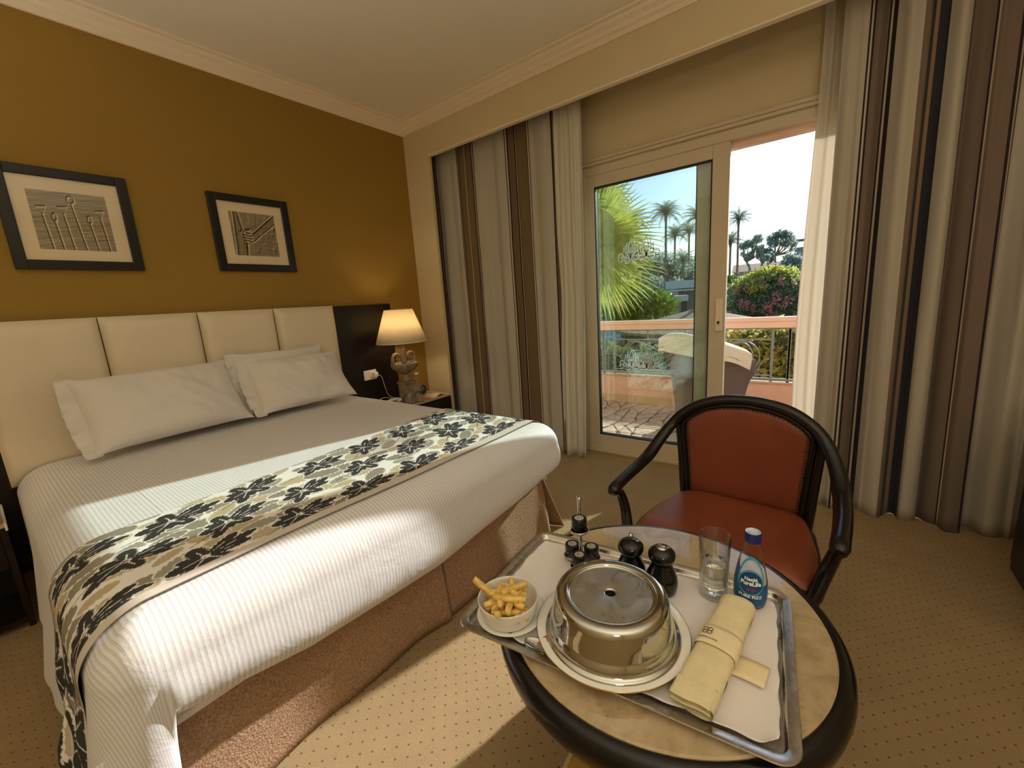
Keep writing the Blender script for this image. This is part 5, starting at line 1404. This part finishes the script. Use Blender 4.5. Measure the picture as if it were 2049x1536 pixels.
def panel(ya, yb):   # ya > yb : decorative panel between two posts
    for y in (ya, ya+.14, yb, yb-.14): bars.append(y)
    mesh('panel_bar', *S(merge(bbox(BXR-.006, BXR+.006, yb, ya, .770, .780, .001), bbox(BXR-.006, BXR+.006, yb, ya, .408, .418, .001))), M['rail_metal'], ra)
    for k in range(1, 4):
        y = ya-(ya-yb)*k/4; mesh('short_bar', *S(bbox(BXR-.006, BXR+.006, y-.006, y+.006, .778, .882, .001)), M['rail_metal'], ra)
    for sg, ye in ((1, ya), (-1, yb)):
        c = ye-sg*.27; z0 = .595
        sc1 = [(BXR, c-sg*-.0+sg*.165*math.cos(t)*(1.0), z0+.165*math.sin(t)) for t in np.linspace(-1.7, 2.5, 30)]
        sc2 = [(BXR, c-sg*.02+sg*.125*math.cos(t)*(1-.03*t), z0+.01+.150*math.sin(t)*(1-.03*t)) for t in np.linspace(-2.2, 3.6, 34)]
        sc3 = [(BXR, c+sg*(.245-.10*t), z0-.02-.15*t+.06*math.sin(t*3)) for t in np.linspace(0, 1, 14)]
        sc4 = [(BXR, c+sg*(.10-.42*t), z0+.165*math.cos(t*1.3)-.02*t) for t in np.linspace(0, 1, 18)]
        sc5 = [(BXR, c+sg*(.02-.10*math.sin(t)), z0-.155+.045*math.cos(t)) for t in np.linspace(-.8, 2.6, 16)]
        for s_ in (sc1, sc2, sc3, sc4, sc5):
            mesh('scroll', *S(tube(s_, .0065, 8)), M['rail_metal'], ra, True)
panel(2.11, .453); panel(4.0, 2.40); panel(.17, -1.5)
for y in sorted(set(bars)):
    mesh('baluster', *S(bbox(BXR-.011, BXR+.011, y-.011, y+.011, .352, .893, .002)), M['rail_metal'], ra)

# --- wicker armchair on the balcony, back towards the room
oc = thing('wicker_armchair', 'grey wicker tub armchair on the balcony draped with a cream towel', 'armchair', (4.18, .91, 0), math.radians(-30))
def shellp(a, z):   # a: angle around the back (0 = towards the room, -x), returns outer radius point
    f = z/.86; r = .255+.115*f**1.2+.03*math.exp(-((f-.93)/.10)**2)
    if f < .25: r += .03*(.25-f)/.25
    return (-r*math.cos(a)*1.0, r*math.sin(a)*1.0)
def outer(u, v):
    a = (u-.5)*2*2.15; top = .87-.26*(abs(a)/2.15)**1.8; z = .01+(top-.01)*v; x, y = shellp(a, z*.86/top if top > 0 else 0)
    return (x, y, z)
def inner_(u, v):
    a = (u-.5)*2*2.15; top = .87-.26*(abs(a)/2.15)**1.8; z = .30+(top-.30)*v; x, y = shellp(a, z*.86/top); s = (math.hypot(x, y)-.075)/math.hypot(x, y); return (x*s, y*s, z)
mesh('wicker_shell', *grid(outer, 60, 30), M['wicker'], oc, True)
mesh('wicker_inside', *grid(inner_, 60, 20), M['wicker'], oc, True)
rimp = []
for u in np.linspace(0, 1, 50):
    a_ = outer(u, 1); b_2 = inner_(u, 1); rimp.append(((a_[0]+b_2[0])/2, (a_[1]+b_2[1])/2, a_[2]))
mesh('rolled_rim', *tube(rimp, .046, 12), M['wicker'], oc, True)
for u in (0, 1):
    pts = [((outer(u, v)[0]+inner_(u, max(0, (outer(u, v)[2]-.30)/(outer(u, 1)[2]-.30)))[0])/2, (outer(u, v)[1]*.93), outer(u, v)[2]) for v in np.linspace(0, 1, 12)]
    mesh('wicker_arm_front', *tube(pts, .042, 10), M['wicker'], oc, True)
mesh('seat_frame', *shift(lathe([(.0005, .12), (.24, .12), (.26, .16), (.26, .30), (.0005, .30)], 40), (.03, 0, 0)), M['wicker'], oc, True)
mesh('seat_cushion', *shift(lathe([(.0005, .30), (.24, .30), (.262, .33), (.262, .38), (.24, .41), (.0005, .42)], 40), (.05, 0, 0)), M['cushion'], oc, True)
v, f = grid(lambda u, v: (-.20-.05*v+.035*math.sin(PI*u)*math.sin(PI*v)+.015, (u-.5)*.40, .42+.30*v), 16, 16)
thick(mesh('back_cushion', v, f, M['cushion'], oc, True), .05)
def towel(u, v):
    a = -1.55+2.45*u+.05*math.sin(v*5)+.12*(u-.5)*v; s = (v-.46)*.42
    top = .915-.26*(abs(a)/2.15)**1.8; x0, y0 = shellp(a, .86); r = math.hypot(x0, y0)-.03
    if s < -.05: rr = r-.085; z = top+s+.02
    elif s < .09: q = (s+.05)/.14; rr = r-.07+.13*q; z = top-.012+.030*math.sin(PI*q)
    else: rr = r+.062+.015*snoise(u*5, v*2)-.05*(s-.09); z = top-(s-.09)-.012
    rr += .010*math.sin(u*26+v*3)*(v > .45); z += .012*math.sin(u*9)*(1 if v > .9 else 0)
    return (-rr*math.cos(a), rr*math.sin(a), z)
o = mesh('draped_towel', *grid(towel, 50, 44), M['towel'], None, True, (4.18, .91, .0)); o.rotation_euler[2] = math.radians(-30); thick(o, .006, 1)
tag(o, 'cream towel draped over the back of the wicker balcony armchair', 'towel')

# --- ground, pool, terrace
gnd = mesh('ground', *box(5.2, 260, -160, 200, GZ-.6, GZ), M['grass']); gnd['kind'] = 'structure'
pool = thing('swimming_pool', 'turquoise swimming pool with pale coping beyond the hedge', 'pool', (30.5, 13.5, GZ), math.radians(20))
mesh('pool_water', *box(-5.2, 4.6, -1.0, 14, .02, .05), M['poolwater'], pool)
mesh('coping', *merge(box(4.6, 5.5, -1.6, 14.5, 0, .12), box(-5.8, -5.2, -1.6, 14.5, 0, .10), box(-5.2, 4.6, -1.6, -1.0, 0, .10)), M['coping'], pool)
mesh('poolside_wall', *box(5.5, 5.8, -1.6, 14.5, 0, .85), M['coping'], pool)
dk = mesh('ground', *box(5.9, 16, -8, 16, 0, .06), M['deck'], None, False, (30.5, 13.5, GZ)); dk.rotation_euler[2] = math.radians(20); dk['kind'] = 'structure'

def bush(name, label, cat, c, rad, n, size, m, seed, extra=None, trunk=True, group=None, core='g_core'):
    t = thing(name, label, cat, (c[0], c[1], GZ), 0, group)
    cs_ = [c]; rs_ = [rad]
    if extra: cs_ += [e[0] for e in extra]; rs_ += [e[1] for e in extra]
    leaves('foliage', cs_, rs_, n, size, m, t, seed, loc=(c[0], c[1], GZ))
    if trunk:
        h = c[2]-rad[2]*.2-GZ; rr = np.random.RandomState(seed); paths = [tube([(0, 0, 0), (.03, 0, h*.5), (0, .03, h)], [rad[0]*.10, rad[0]*.07, rad[0]*.05], 8)]
        for k in range(5):
            a = rr.uniform(0, 6.28); q = rad[0]*.6
            paths.append(tube([(0, 0, h*.55), (q*.5*math.cos(a), q*.5*math.sin(a), h*.8), (q*math.cos(a), q*math.sin(a), h*1.0+.1*rad[2])], [rad[0]*.05, rad[0]*.035, rad[0]*.015], 6))
        mesh('trunk', *merge(*paths), M['bark'], t, True)
    return t
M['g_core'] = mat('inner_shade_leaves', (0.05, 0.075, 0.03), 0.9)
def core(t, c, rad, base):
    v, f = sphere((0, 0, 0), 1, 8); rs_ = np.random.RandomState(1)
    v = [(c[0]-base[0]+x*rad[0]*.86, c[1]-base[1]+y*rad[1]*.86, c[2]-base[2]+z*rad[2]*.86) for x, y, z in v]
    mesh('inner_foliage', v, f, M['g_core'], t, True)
# frangipani tree by the balcony, left half of the view
c = W(20.8, -1.5, 12.8)
t = bush('frangipani_tree', 'bright green leafy tree just beyond the balcony, under the fan palm', 'tree', (c.x, c.y, c.z), (.68, .78, .46), 3400, .17, M['g_bright'], 21,
         extra=[(tuple(W(23.2, -1.1, 13.0)), (.44, .52, .38)), (tuple(W(18.2, -1.6, 12.6)), (.40, .50, .32)), (tuple(W(21.5, .0, 13.2)), (.46, .52, .32)), (tuple(W(22.8, -2.4, 12.8)), (.46, .52, .36)), (tuple(W(19.4, -.8, 12.8)), (.40, .46, .30))])
# left hedge and right hedge behind the railing
def hedge(label, az0, az1, d, zt, thick_, m, seed, n, size, low=-.35):
    p0, p1 = W(az0, 0, d), W(az1, 0, d); mid = (p0+p1)/2
    t = thing('hedge', label, 'hedge', (mid.x, mid.y, GZ), 0)
    k = max(3, int((p1-p0).length/.30)); cs_, rs_ = [], []
    rr = np.random.RandomState(seed)
    for i in range(k+1):
        p = p0+(p1-p0)*i/k; hh = zt+rr.uniform(-.06, .06); cs_.append((p.x, p.y, (hh+low)/2)); rs_.append((thick_/2, .26, (hh-low)/2))
    leaves('foliage', cs_, rs_, n, size, m, t, seed, loc=(mid.x, mid.y, GZ), shell=.72)
    a = math.atan2(p1.y-p0.y, p1.x-p0.x); L_ = (p1-p0).length/2
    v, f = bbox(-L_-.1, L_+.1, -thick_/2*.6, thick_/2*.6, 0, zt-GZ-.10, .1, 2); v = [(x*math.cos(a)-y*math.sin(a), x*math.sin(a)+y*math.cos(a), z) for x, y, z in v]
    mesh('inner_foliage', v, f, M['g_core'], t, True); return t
hedge('clipped green hedge behind the left half of the railing, hiding part of the pool', 33, 11.5, 7.0, .50, .8, M['g_hedge'], 31, 14000, .085)
hedge('taller hedge with yellow and orange leaves behind the right end of the railing', 8.0, -4.0, 6.6, .80, .8, M['g_croton'], 33, 11000, .10)
hedge('lighter green hedge between the clipped hedge and the thatched parasol', 21.8, 14.5, 12.0, .30, 1.0, M['g_hedge'], 35, 5000, .13, low=-1.0)
# dome shaped bougainvillea
c = W(5.9, 0, 12.0); bc = (c.x, c.y, .62); brd = (1.0, 1.0, 1.02)
t = thing('bougainvillea_bush', 'domed bush with pink flowers and sunlit yellow-green top', 'bush', (c.x, c.y, GZ))
leaves('foliage', [bc, (bc[0], bc[1], -.5)], [brd, (1.05, 1.05, 1.0)], 20000, .085, M['g_bush'], t, 41, loc=(c.x, c.y, GZ), shell=.85)
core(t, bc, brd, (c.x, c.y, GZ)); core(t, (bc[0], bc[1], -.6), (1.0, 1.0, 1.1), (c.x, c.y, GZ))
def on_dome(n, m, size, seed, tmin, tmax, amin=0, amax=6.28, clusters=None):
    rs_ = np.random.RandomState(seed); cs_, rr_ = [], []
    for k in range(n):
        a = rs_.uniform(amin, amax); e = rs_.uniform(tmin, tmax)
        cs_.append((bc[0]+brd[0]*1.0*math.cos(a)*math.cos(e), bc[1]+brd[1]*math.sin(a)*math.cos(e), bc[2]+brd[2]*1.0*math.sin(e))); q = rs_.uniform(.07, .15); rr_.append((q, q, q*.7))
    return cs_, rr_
cs_, rr_ = on_dome(150, None, .08, 5, .62, 1.5); leaves('sun_tinted_shoots', cs_, rr_, 7500, .085, M['g_bushtop'], t, 43, loc=(c.x, c.y, GZ), shell=.2)
fl_c, fl_r = [], []
va = PI+math.radians(5.9)
for (da, e, q) in ((-.15, .42, .10), (-.10, .30, .08), (.0, .22, .10), (.05, .12, .10), (-.12, .02, .10), (-.30, .25, .09), (-.38, .36, .08), (.45, .25, .10), (.60, .30, .09), (.30, .18, .07), (.80, .05, .10), (-.7, .30, .06), (-.5, -.05, .07), (.9, -.1, .09), (.2, .75, .08), (-.3, .8, .08), (.6, .65, .07), (-.6, .7, .06), (.95, .62, .08)):
    a = va+(-da); fl_c.append((bc[0]+math.cos(a)*math.cos(e)*1.02, bc[1]+math.sin(a)*math.cos(e)*1.02, bc[2]+1.04*math.sin(e))); fl_r.append((q, q, q))
leaves('flowers', fl_c, fl_r, 620, .060, M['flower'], t, 47, asp=.8, loc=(c.x, c.y, GZ), shell=.1)

# --- thatched parasols
def parasol(label, p, r, drop, top_knob=True):
    t = thing('thatched_parasol', label, 'parasol', (p.x, p.y, GZ), 0, None); h = p.z-GZ
    V, F = [], []; n = 96
    for i in range(n):
        a = 2*PI*i/n
        for k in range(7):
            q = k/6; rr = .04+r*q; z = h-drop*q**.92+.012*(i % 2)*q; V.append((rr*math.cos(a), rr*math.sin(a), z))
    for i in range(n):
        j = (i+1) % n
        for k in range(6): F.append((i*7+k, i*7+k+1, j*7+k+1, j*7+k))
    thick(mesh('thatch_canopy', V, F, M['thatch'], t, False), .05)
    mesh('pole', *tube([(0, 0, 0), (0, 0, h-.02)], .035, 10), M['bark'], t, True)
    mesh('finial', *lathe([(.10, h-.03), (.10, h+.02), (.04, h+.05), (.05, h+.12), (.015, h+.16)], 12), mat('terracotta_finial', (.35, .12, .06), .8), t, True)
    for k in range(8):
        a = 2*PI*k/8; mesh('rib', *tube([(.04*math.cos(a), .04*math.sin(a), h-.075), ((r-.02)*math.cos(a), (r-.02)*math.sin(a), h-drop-.075)], .014, 6), M['bark'], t)
parasol('thatched parasol nearest the balcony, its cone rising just above the top beam', W(13.4, -2.15, 8.8), 1.45, .36)
parasol('smaller thatched parasol behind the green tree, left of the nearest one', W(17.6, -2.55, 15.5), .95, .24)

# --- fan palm beside the balcony
def fan_blade(R=.85, nseg=26, spread=2.7, seed=0):
    rs_ = np.random.RandomState(seed); V, F = [], []
    for i in range(nseg):
        a = -spread/2+spread*i/(nseg-1)+rs_.uniform(-.02, .02); L_ = R*(1-.20*abs(a/spread*2)**2)*rs_.uniform(.9, 1.08); wmax = .046
        prev = None; nn = 7
        for k in range(nn+1):
            t_ = k/nn; r = .03+L_*t_; z = -.10*t_**2*(1+.6*abs(a))-(.22*max(0, t_-.6)**2*3)*rs_.uniform(.4, 1.2); wd = wmax*(math.sin(min(1, t_*1.25+.12)*PI*.62) if t_ < .62 else 1.0*(1-t_)/.38*.95)
            if t_ >= .999: wd = .001
            px, py = -math.sin(a)*wd/2, math.cos(a)*wd/2; dd = rs_.uniform(-.004, .004)
            V += [(r*math.cos(a)+px, r*math.sin(a)+py, z+dd), (r*math.cos(a), r*math.sin(a), z+.010), (r*math.cos(a)-px, r*math.sin(a)-py, z+dd)]
        b = i*(nn+1)*3
        for k in range(nn):
            q = b+k*3; F += [(q, q+3, q+4, q+1), (q+1, q+4, q+5, q+2)]
    # pleated web joining the segment bases
    web = []; b = len(V)
    for i in range(2*nseg-1):
        a = -spread/2+spread*i/(2*nseg-2); r = R*.40; V.append((r*math.cos(a), r*math.sin(a), -.02+(.012 if i % 2 else -.004)))
    V.append((0, 0, 0)); cidx = len(V)-1
    for i in range(2*nseg-2): F.append((b+i, b+i+1, cidx))
    return V, F
fpb = W(28.5, 0, 8.2); fp = thing('fan_palm', 'fan palm with large yellow-green fronds leaning in beside the left door jamb', 'palm tree', (fpb.x, fpb.y, GZ))
trk_h = W(28.5, 5.5, 8.2).z
mesh('trunk', *tube([(0, 0, 0), (.05, 0, 1.4), (.02, .05, trk_h-GZ)], [.16, .13, .12], 12), M['bark'], fp, True)
crown_c = Vector((fpb.x, fpb.y, trk_h))
# (hub azimuth, elevation, distance, image-plane direction in degrees (0 = right, 90 = up), tilt towards camera, radius)
fronds = [(25.9, 11.8, 7.8, 5, .25, .62, 1), (25.9, 8.0, 7.4, 28, .15, .95, 2), (25.6, 7.2, 7.3, -8, .55, 1.02, 3), (25.4, 4.6, 7.3, -32, .45, 1.08, 4), (25.9, 4.0, 7.8, -62, .4, .95, 5), (26.4, 9.6, 8.6, 70, .3, .7, 6), (25.2, 6.0, 7.0, -25, .7, .85, 7)]
for az, el, d, ang, tilt, R_, sd_ in fronds:
    hub = W(az, el, d); view = (hub-Vector((0, 0, CAMH))).normalized(); right = view.cross(Vector((0, 0, 1))).normalized(); up = right.cross(view)
    a = math.radians(ang); xd = (right*math.cos(a)+up*math.sin(a)-view*.25*math.cos(tilt)).normalized()
    zd = (-view*math.cos(tilt*1.2)+up*math.sin(tilt*1.2)*.8); zd = (zd-xd*zd.dot(xd)).normalized(); yd = zd.cross(xd)
    V, F = fan_blade(R_, 32, 2.6, sd_); out = []
    for p in V:
        q = hub+xd*p[0]+yd*p[1]+zd*p[2]; out.append((q.x-fpb.x, q.y-fpb.y, q.z-GZ))
    fr = mesh('frond', out, F, G['g_fan'], fp, False)
    h_ = Vector((hub.x-fpb.x, hub.y-fpb.y, hub.z-GZ)); c0 = Vector((0.02, .05, trk_h-GZ))
    mesh('petiole', *tube(catmull([c0, (c0+h_)/2+Vector((0, 0, .12)), h_], 5), .014, 6), G['g_fan'], fr, True)

# --- date palms in the distance: one frond mesh shared by all
def date_frond(seed):
    rs_ = np.random.RandomState(seed); L_ = 1.0; V, F = [], []; n = 18; P = []
    for i in range(n+1):
        t_ = i/n; P.append(Vector((L_*t_*.92-.10*t_**3, 0, .34*t_-.62*t_**2.3)))
    for i in range(1, n+1):
        for sg in (-1, 1):
            t_ = i/n; ll = .24*math.sin(PI*min(1, t_*.9+.12))+.05; p = P[i]; tg = (P[i]-P[i-1]).normalized()
            d = (tg*.65+Vector((0, sg, 0))*.75+Vector((0, 0, -.30+rs_.uniform(-.15, .15)))).normalized(); w_ = .016
            b = len(V); s_ = tg*w_
            V += [tuple(p-s_), tuple(p+s_), tuple(p+d*ll)]; F.append((b, b+1, b+2))
    b = len(V)
    for i, p in enumerate(P):
        w_ = .016*(1-i/n)+.004; V += [(p.x, -w_, p.z), (p.x, w_, p.z)]
    for i in range(n): q = b+2*i; F.append((q, q+1, q+3, q+2))
    me = bpy.data.meshes.new('frond'); me.from_pydata(V, [], F); me.materials.append(G['g_palm']); me.update(); return me
dfr = [date_frond(1), date_frond(2)]
def date_palm(label, az, el, d, size, nf=26, lean=0.0, seed=0, zbase=GZ):
    nf = int(nf*1.4)
    cpt = W(az, el, d); rs_ = np.random.RandomState(seed+50)
    t = thing('date_palm', label, 'palm tree', (cpt.x+lean, cpt.y, zbase), 0, 'date palms beyond the garden')
    h = cpt.z-zbase; tw = size*.058
    mesh('trunk', *tube([(0, 0, 0), (-lean*.4, 0, h*.4), (-lean, 0, h*.93), (-lean, 0, h)], [tw*1.2, tw, tw*.9, tw*1.5], 10), M['bark'], t, True)
    for k in range(nf):
        o = bpy.data.objects.new('frond', dfr[k % 2]); C.objects.link(o); o.parent = t; o.location = (-lean, 0, h)
        lay = k/nf; o.rotation_euler = (rs_.uniform(-.15, .15), -1.15+1.55*lay+rs_.uniform(-.1, .1), k*2.399+rs_.uniform(-.2, .2)); s_ = size*rs_.uniform(.85, 1.1)
        o.scale = (s_, s_, s_)
date_palm('tallest date palm, centred in the glass of the left sash', 17.25, 9.30, 46.4, 2.13, 30, 0, 1)
date_palm('date palm half hidden behind the fan palm fronds', 21.20, 8.60, 43.9, 2.13, 26, 0, 2)
date_palm('lower date palm right of the tallest one, short crown', 16.20, 6.70, 48.8, 1.89, 24, 0, 3)
date_palm('date palm beside the sash stile with a drooping crown', 13.70, 8.40, 46.4, 2.07, 26, 0, 4)
date_palm('date palm behind the two short ones, crown against the stile', 14.60, 6.90, 51.2, 1.89, 24, 0, 5)
date_palm('date palm seen through the open door beside the closing stile', 9.35, 7.60, 48.8, 1.89, 24, .5, 6)
date_palm('shorter date palm partly hidden by the closing stile', 10.10, 5.20, 53.7, 2.20, 24, 0, 7)
date_palm('squat young date palm among the dark trees', 15.20, 3.60, 45.1, 1.95, 22, 0, 8)

# --- trees
def big_tree(label, az, el, d, rad, n, size, m, seed, blobs=10, group='trees beyond the pool', trunk=True, spread=1.0, flat=.6):
    c = W(az, el, d); rs_ = np.random.RandomState(seed); ex = []
    for k in range(blobs):
        a = rs_.uniform(0, 6.28); r = rad*rs_.uniform(.3, .95)*spread; q = rad*rs_.uniform(.25, .5)
        ex.append(((c.x+r*math.cos(a), c.y+r*math.sin(a), c.z+rs_.uniform(-.6, .6)*rad*flat), (q, q, q*.75)))
    return bush('tree', label, 'tree', tuple(c), (rad*.5, rad*.5, rad*.4), n, size, m, seed, ex, trunk, group)
big_tree('large dark tree left of the tallest date palm', 19.3, 3.0, 50, 3.2, 6000, .42, G['g_haze'], 61, 16)
big_tree('dark tree filling the view right of the tallest date palm', 16.0, 1.8, 52, 2.9, 8000, .40, G['g_haze'], 62, 18, flat=.9)
big_tree('dark tree behind the fan palm at the left edge of the glass', 24.0, .8, 52, 4.0, 7000, .44, G['g_haze'], 63, 16, flat=.8)
big_tree('low dark shrubbery behind the grey pavilion', 18.4, -.3, 43, 2.6, 5000, .34, G['g_haze'], 64, 14, flat=.7)
big_tree('dark shrubs at the far side of the pool terrace', 23.0, -1.0, 61, 3.2, 4000, .44, G['g_haze'], 65, 12, flat=.5)
big_tree('dense round green tree beside the sheer curtain', 3.6, 1.9, 42, 1.35, 5200, .22, G['g_haze'], 66, 12, flat=.9)
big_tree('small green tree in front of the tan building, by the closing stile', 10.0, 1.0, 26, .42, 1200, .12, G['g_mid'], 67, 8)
big_tree('green tree right of the tower, hidden from the photo by the curtain', -3.5, 1.0, 46, 2.4, 4500, .34, G['g_haze'], 68, 12, flat=.8)
big_tree('green tree far right of the garden, hidden by the striped curtain', -11.0, 1.4, 50, 2.8, 4500, .36, G['g_haze'], 69, 12, flat=.8)
_RM = cam.rotation_euler.to_matrix()
def at(px, py, d):
    """world point seen at a photo pixel, at horizontal distance d (used once, to measure where the far things stand)"""
    v = _RM @ Vector(((px-1024.5)/832.0134, -(py-768)/832.0134, -1.0)); k = d/math.hypot(v.x, v.y); return Vector((v.x*k, v.y*k, CAMH+v.z*k))
def pruned_tree(label, d, base_px, fork, clumps, seed):
    b = at(base_px[0], base_px[1], d); t = thing('tree', label, 'tree', (b.x, b.y, GZ), 0, 'pruned trees behind the bougainvillea')
    o_ = Vector((b.x, b.y, GZ)); fk = at(fork[0], fork[1], d)-o_; P_ = [tube(catmull([(0, 0, 0), (.02, .03, (b.z-GZ)), tuple(fk)], 4), [.085]*4+[.07]*4+[.055], 7)]; cs_, rr_ = [], []
    rs_ = np.random.RandomState(seed)
    for (px, py, r) in clumps:
        dd = d+rs_.uniform(-.5, .5); c = at(px, py, dd); q = r*.00088*d; cs_.append(tuple(c)); rr_.append((q, q, q*.8))
        e = c-o_; m_ = fk+(e-fk)*.5+Vector((0, (e.y-fk.y)*.25, -.05)); P_.append(tube(catmull([tuple(fk), tuple(m_), tuple(e)], 4), [.045]*4+[.03]*4+[.02], 5))
    mesh('trunk', *merge(*P_), M['bark'], t, True)
    leaves('foliage', cs_, rr_, 230*len(cs_), .15, G['g_haze'], t, seed, loc=(b.x, b.y, GZ), shell=.25)
pruned_tree('pruned tree with several small clumped crowns, nearest the closing stile', 30, (1502, 550), (1494, 524), [(1487, 492, 9), (1497, 487, 9), (1507, 487, 9), (1516, 478, 10), (1511, 500, 8), (1500, 512, 9), (1521, 497, 8), (1488, 508, 6)], 71)
pruned_tree('small pollarded tree between the two taller pruned trees', 31, (1524, 548), (1525, 528), [(1521, 512, 8), (1531, 505, 9), (1539, 503, 8), (1527, 520, 5)], 72)
pruned_tree('tallest umbrella-shaped pruned tree behind the bougainvillea', 32, (1552, 548), (1551, 512), [(1543, 478, 9), (1553, 472, 10), (1564, 468, 11), (1575, 470, 10), (1583, 477, 9), (1589, 487, 7), (1550, 488, 8), (1562, 484, 9), (1573, 488, 9), (1585, 497, 6), (1540, 486, 6)], 73)
pruned_tree('thin pruned tree in front of the pink house', 29, (1536, 548), (1537, 530), [(1535, 515, 5), (1541, 511, 6), (1543, 519, 4)], 74)
# --- buildings
pv = W(12.7, 0, 34); pav = thing('pavilion', 'low grey pavilion with a flat white roof among the trees', 'building', (pv.x, pv.y, GZ), math.radians(12.7))
mesh('wall', *box(0, 4, -2.0, 1.9, 0, 3.3), M['grey_render'], pav); mesh('roof', *bbox(-1.2, 4.6, -2.4, 2.6, 3.3, 3.85, .02), M['white_render'], pav)
mesh('roof_edge', *box(-1.5, 0, -2.4, 3.1, 3.12, 3.24), M['white_render'], pav)
mesh('column', *box(-.9, -.6, 1.75, 2.2, 0, 3.2), M['white_render'], pav)
for k in range(3): mesh('window', *box(-.03, 0.02, 1.2-k*1.2, 1.75-k*1.2, .5, 2.9), M['dark_glass'], pav)
pv2 = W(17.6, 0, 29); o2 = thing('terrace_kiosk', 'low white-roofed kiosk left of the grey pavilion', 'building', (pv2.x, pv2.y, GZ), math.radians(17))
mesh('wall', *box(0, 2, -1.1, .9, 0, 2.5), M['grey_render'], o2); mesh('roof', *bbox(-.5, 2.3, -1.5, 1.3, 2.5, 2.85, .02), M['white_render'], o2)
hp_ = W(7.0, 0, 52); hs = thing('house', 'pale pink house with a sloping tan roof behind the pruned trees', 'building', (hp_.x, hp_.y, GZ), math.radians(7))
mesh('wall', *box(0, 6, -4.0, 2.4, 0, 4.7), M['pink_house'], hs)
V = [(-.3, -4.2, 4.7), (-.3, 2.6, 4.7), (3, 2.6, 5.6), (3, -4.2, 5.6), (6.3, -4.2, 4.7), (6.3, 2.6, 4.7)]; mesh('roof', V, [(0, 1, 2, 3), (3, 2, 5, 4), (0, 3, 4), (1, 5, 2), (0, 4, 5, 1)], M['tan_roof'], hs)
for k in range(3): mesh('window', *box(-.04, .02, 1.4-k*1.7, 2.0-k*1.7, 2.6, 4.0), M['dark_glass'], hs)
h2 = W(8.2, 0, 42); hs2 = thing('garden_building', 'tan gabled garden building beside the closing stile', 'building', (h2.x, h2.y, GZ), math.radians(9))
mesh('wall', *box(0, 3, -2.2, .6, 0, 2.6), M['pink_house'], hs2)
V = [(-.2, -2.4, 3.6), (-.2, .8, 2.5), (3.2, .8, 2.5), (3.2, -2.4, 3.6), (-.2, -2.4, 2.5), (3.2, -2.4, 2.5)]; mesh('roof', V, [(0, 3, 2, 1), (0, 1, 4), (3, 5, 2), (4, 5, 3, 0), (1, 2, 5, 4)], M['tan_roof'], hs2)
tw = W(3.0, 0, 85); to = thing('tower', 'distant beige tower with an open rooftop canopy beside the sheer curtain', 'building', (tw.x, tw.y, GZ), math.radians(3))
hz = W(3, 3.9, 85).z-GZ
mesh('wall', *box(0, 3.5, -2.2, 1.2, 0, hz), M['grey_render'], to)
for y in (-2.1, -.5, .9): mesh('post', *box(0, .25, y, y+.25, hz, hz+1.1), M['grey_render'], to)
mesh('canopy', *box(-.2, 3.6, -2.4, 1.3, hz+1.1, hz+1.25), M['grey_render'], to)
for y in (-1.2, .2): mesh('window', *box(-.05, 0, y, y+.4, hz-1.6, hz-.8), M['white_render'], to)
# white loungers and closed parasols on the far pool terrace
def lounger(az, d, rz, label):
    p = W(az, 0, d); t = thing('sun_lounger', label, 'sun lounger', (p.x, p.y, GZ+.06), rz, 'white loungers on the pool terrace')
    mesh('seat', *bbox(-.9, .35, -.3, .3, .30, .38, .02), M['lounger'], t)
    v, f = bbox(0, .75, -.3, .3, 0, .07, .02); v = [(.33+x*.75-z*.6, y, .33+x*.66+z*.75) for x, y, z in v]; mesh('backrest', v, f, M['lounger'], t)
    for x in (-.8, .25):
        for y in (-.26, .22): mesh('leg', *box(x, x+.05, y, y+.05, 0, .31), M['lounger'], t)
for az, w_ in ((26.0, 'leftmost'), (24.9, 'second from the left'), (23.8, 'middle one of five'), (22.7, 'second from the right'), (21.6, 'rightmost')):
    lounger(az, 43, math.radians(204), 'white sun lounger on the far pool terrace, '+w_)
def person(az, d):
    p = W(az, 0, d); t = thing('person', 'distant person in white clothes standing by the grey pavilion', 'person', (p.x, p.y, GZ))
    sk = mat('skin_tone', (.35, .2, .13), .7)
    mesh('body', *merge(tube([(0, 0, .85), (0, 0, 1.1), (0, 0, 1.4), (0, 0, 1.5)], [.16, .15, .20, .07], 10, flat=.6), tube([(0, .08, .02), (0, .09, .45), (0, .07, .88)], [.06, .065, .09], 8), tube([(0, -.08, .02), (0, -.09, .45), (0, -.07, .88)], [.06, .065, .09], 8), tube([(0, .20, 1.42), (.02, .25, 1.15), (-.05, .24, .90)], [.05, .042, .035], 8), tube([(0, -.20, 1.42), (.02, -.25, 1.15), (-.05, -.24, .90)], [.05, .042, .035], 8)), M['shirt'], t, True)
    mesh('head', *sphere((0, 0, 1.64), .105, 8, 1.2), sk, t, True)
    mesh('hair', *sphere((.02, 0, 1.68), .108, 8, 1.1), M['ink'], t, True)
person(14.1, 30);
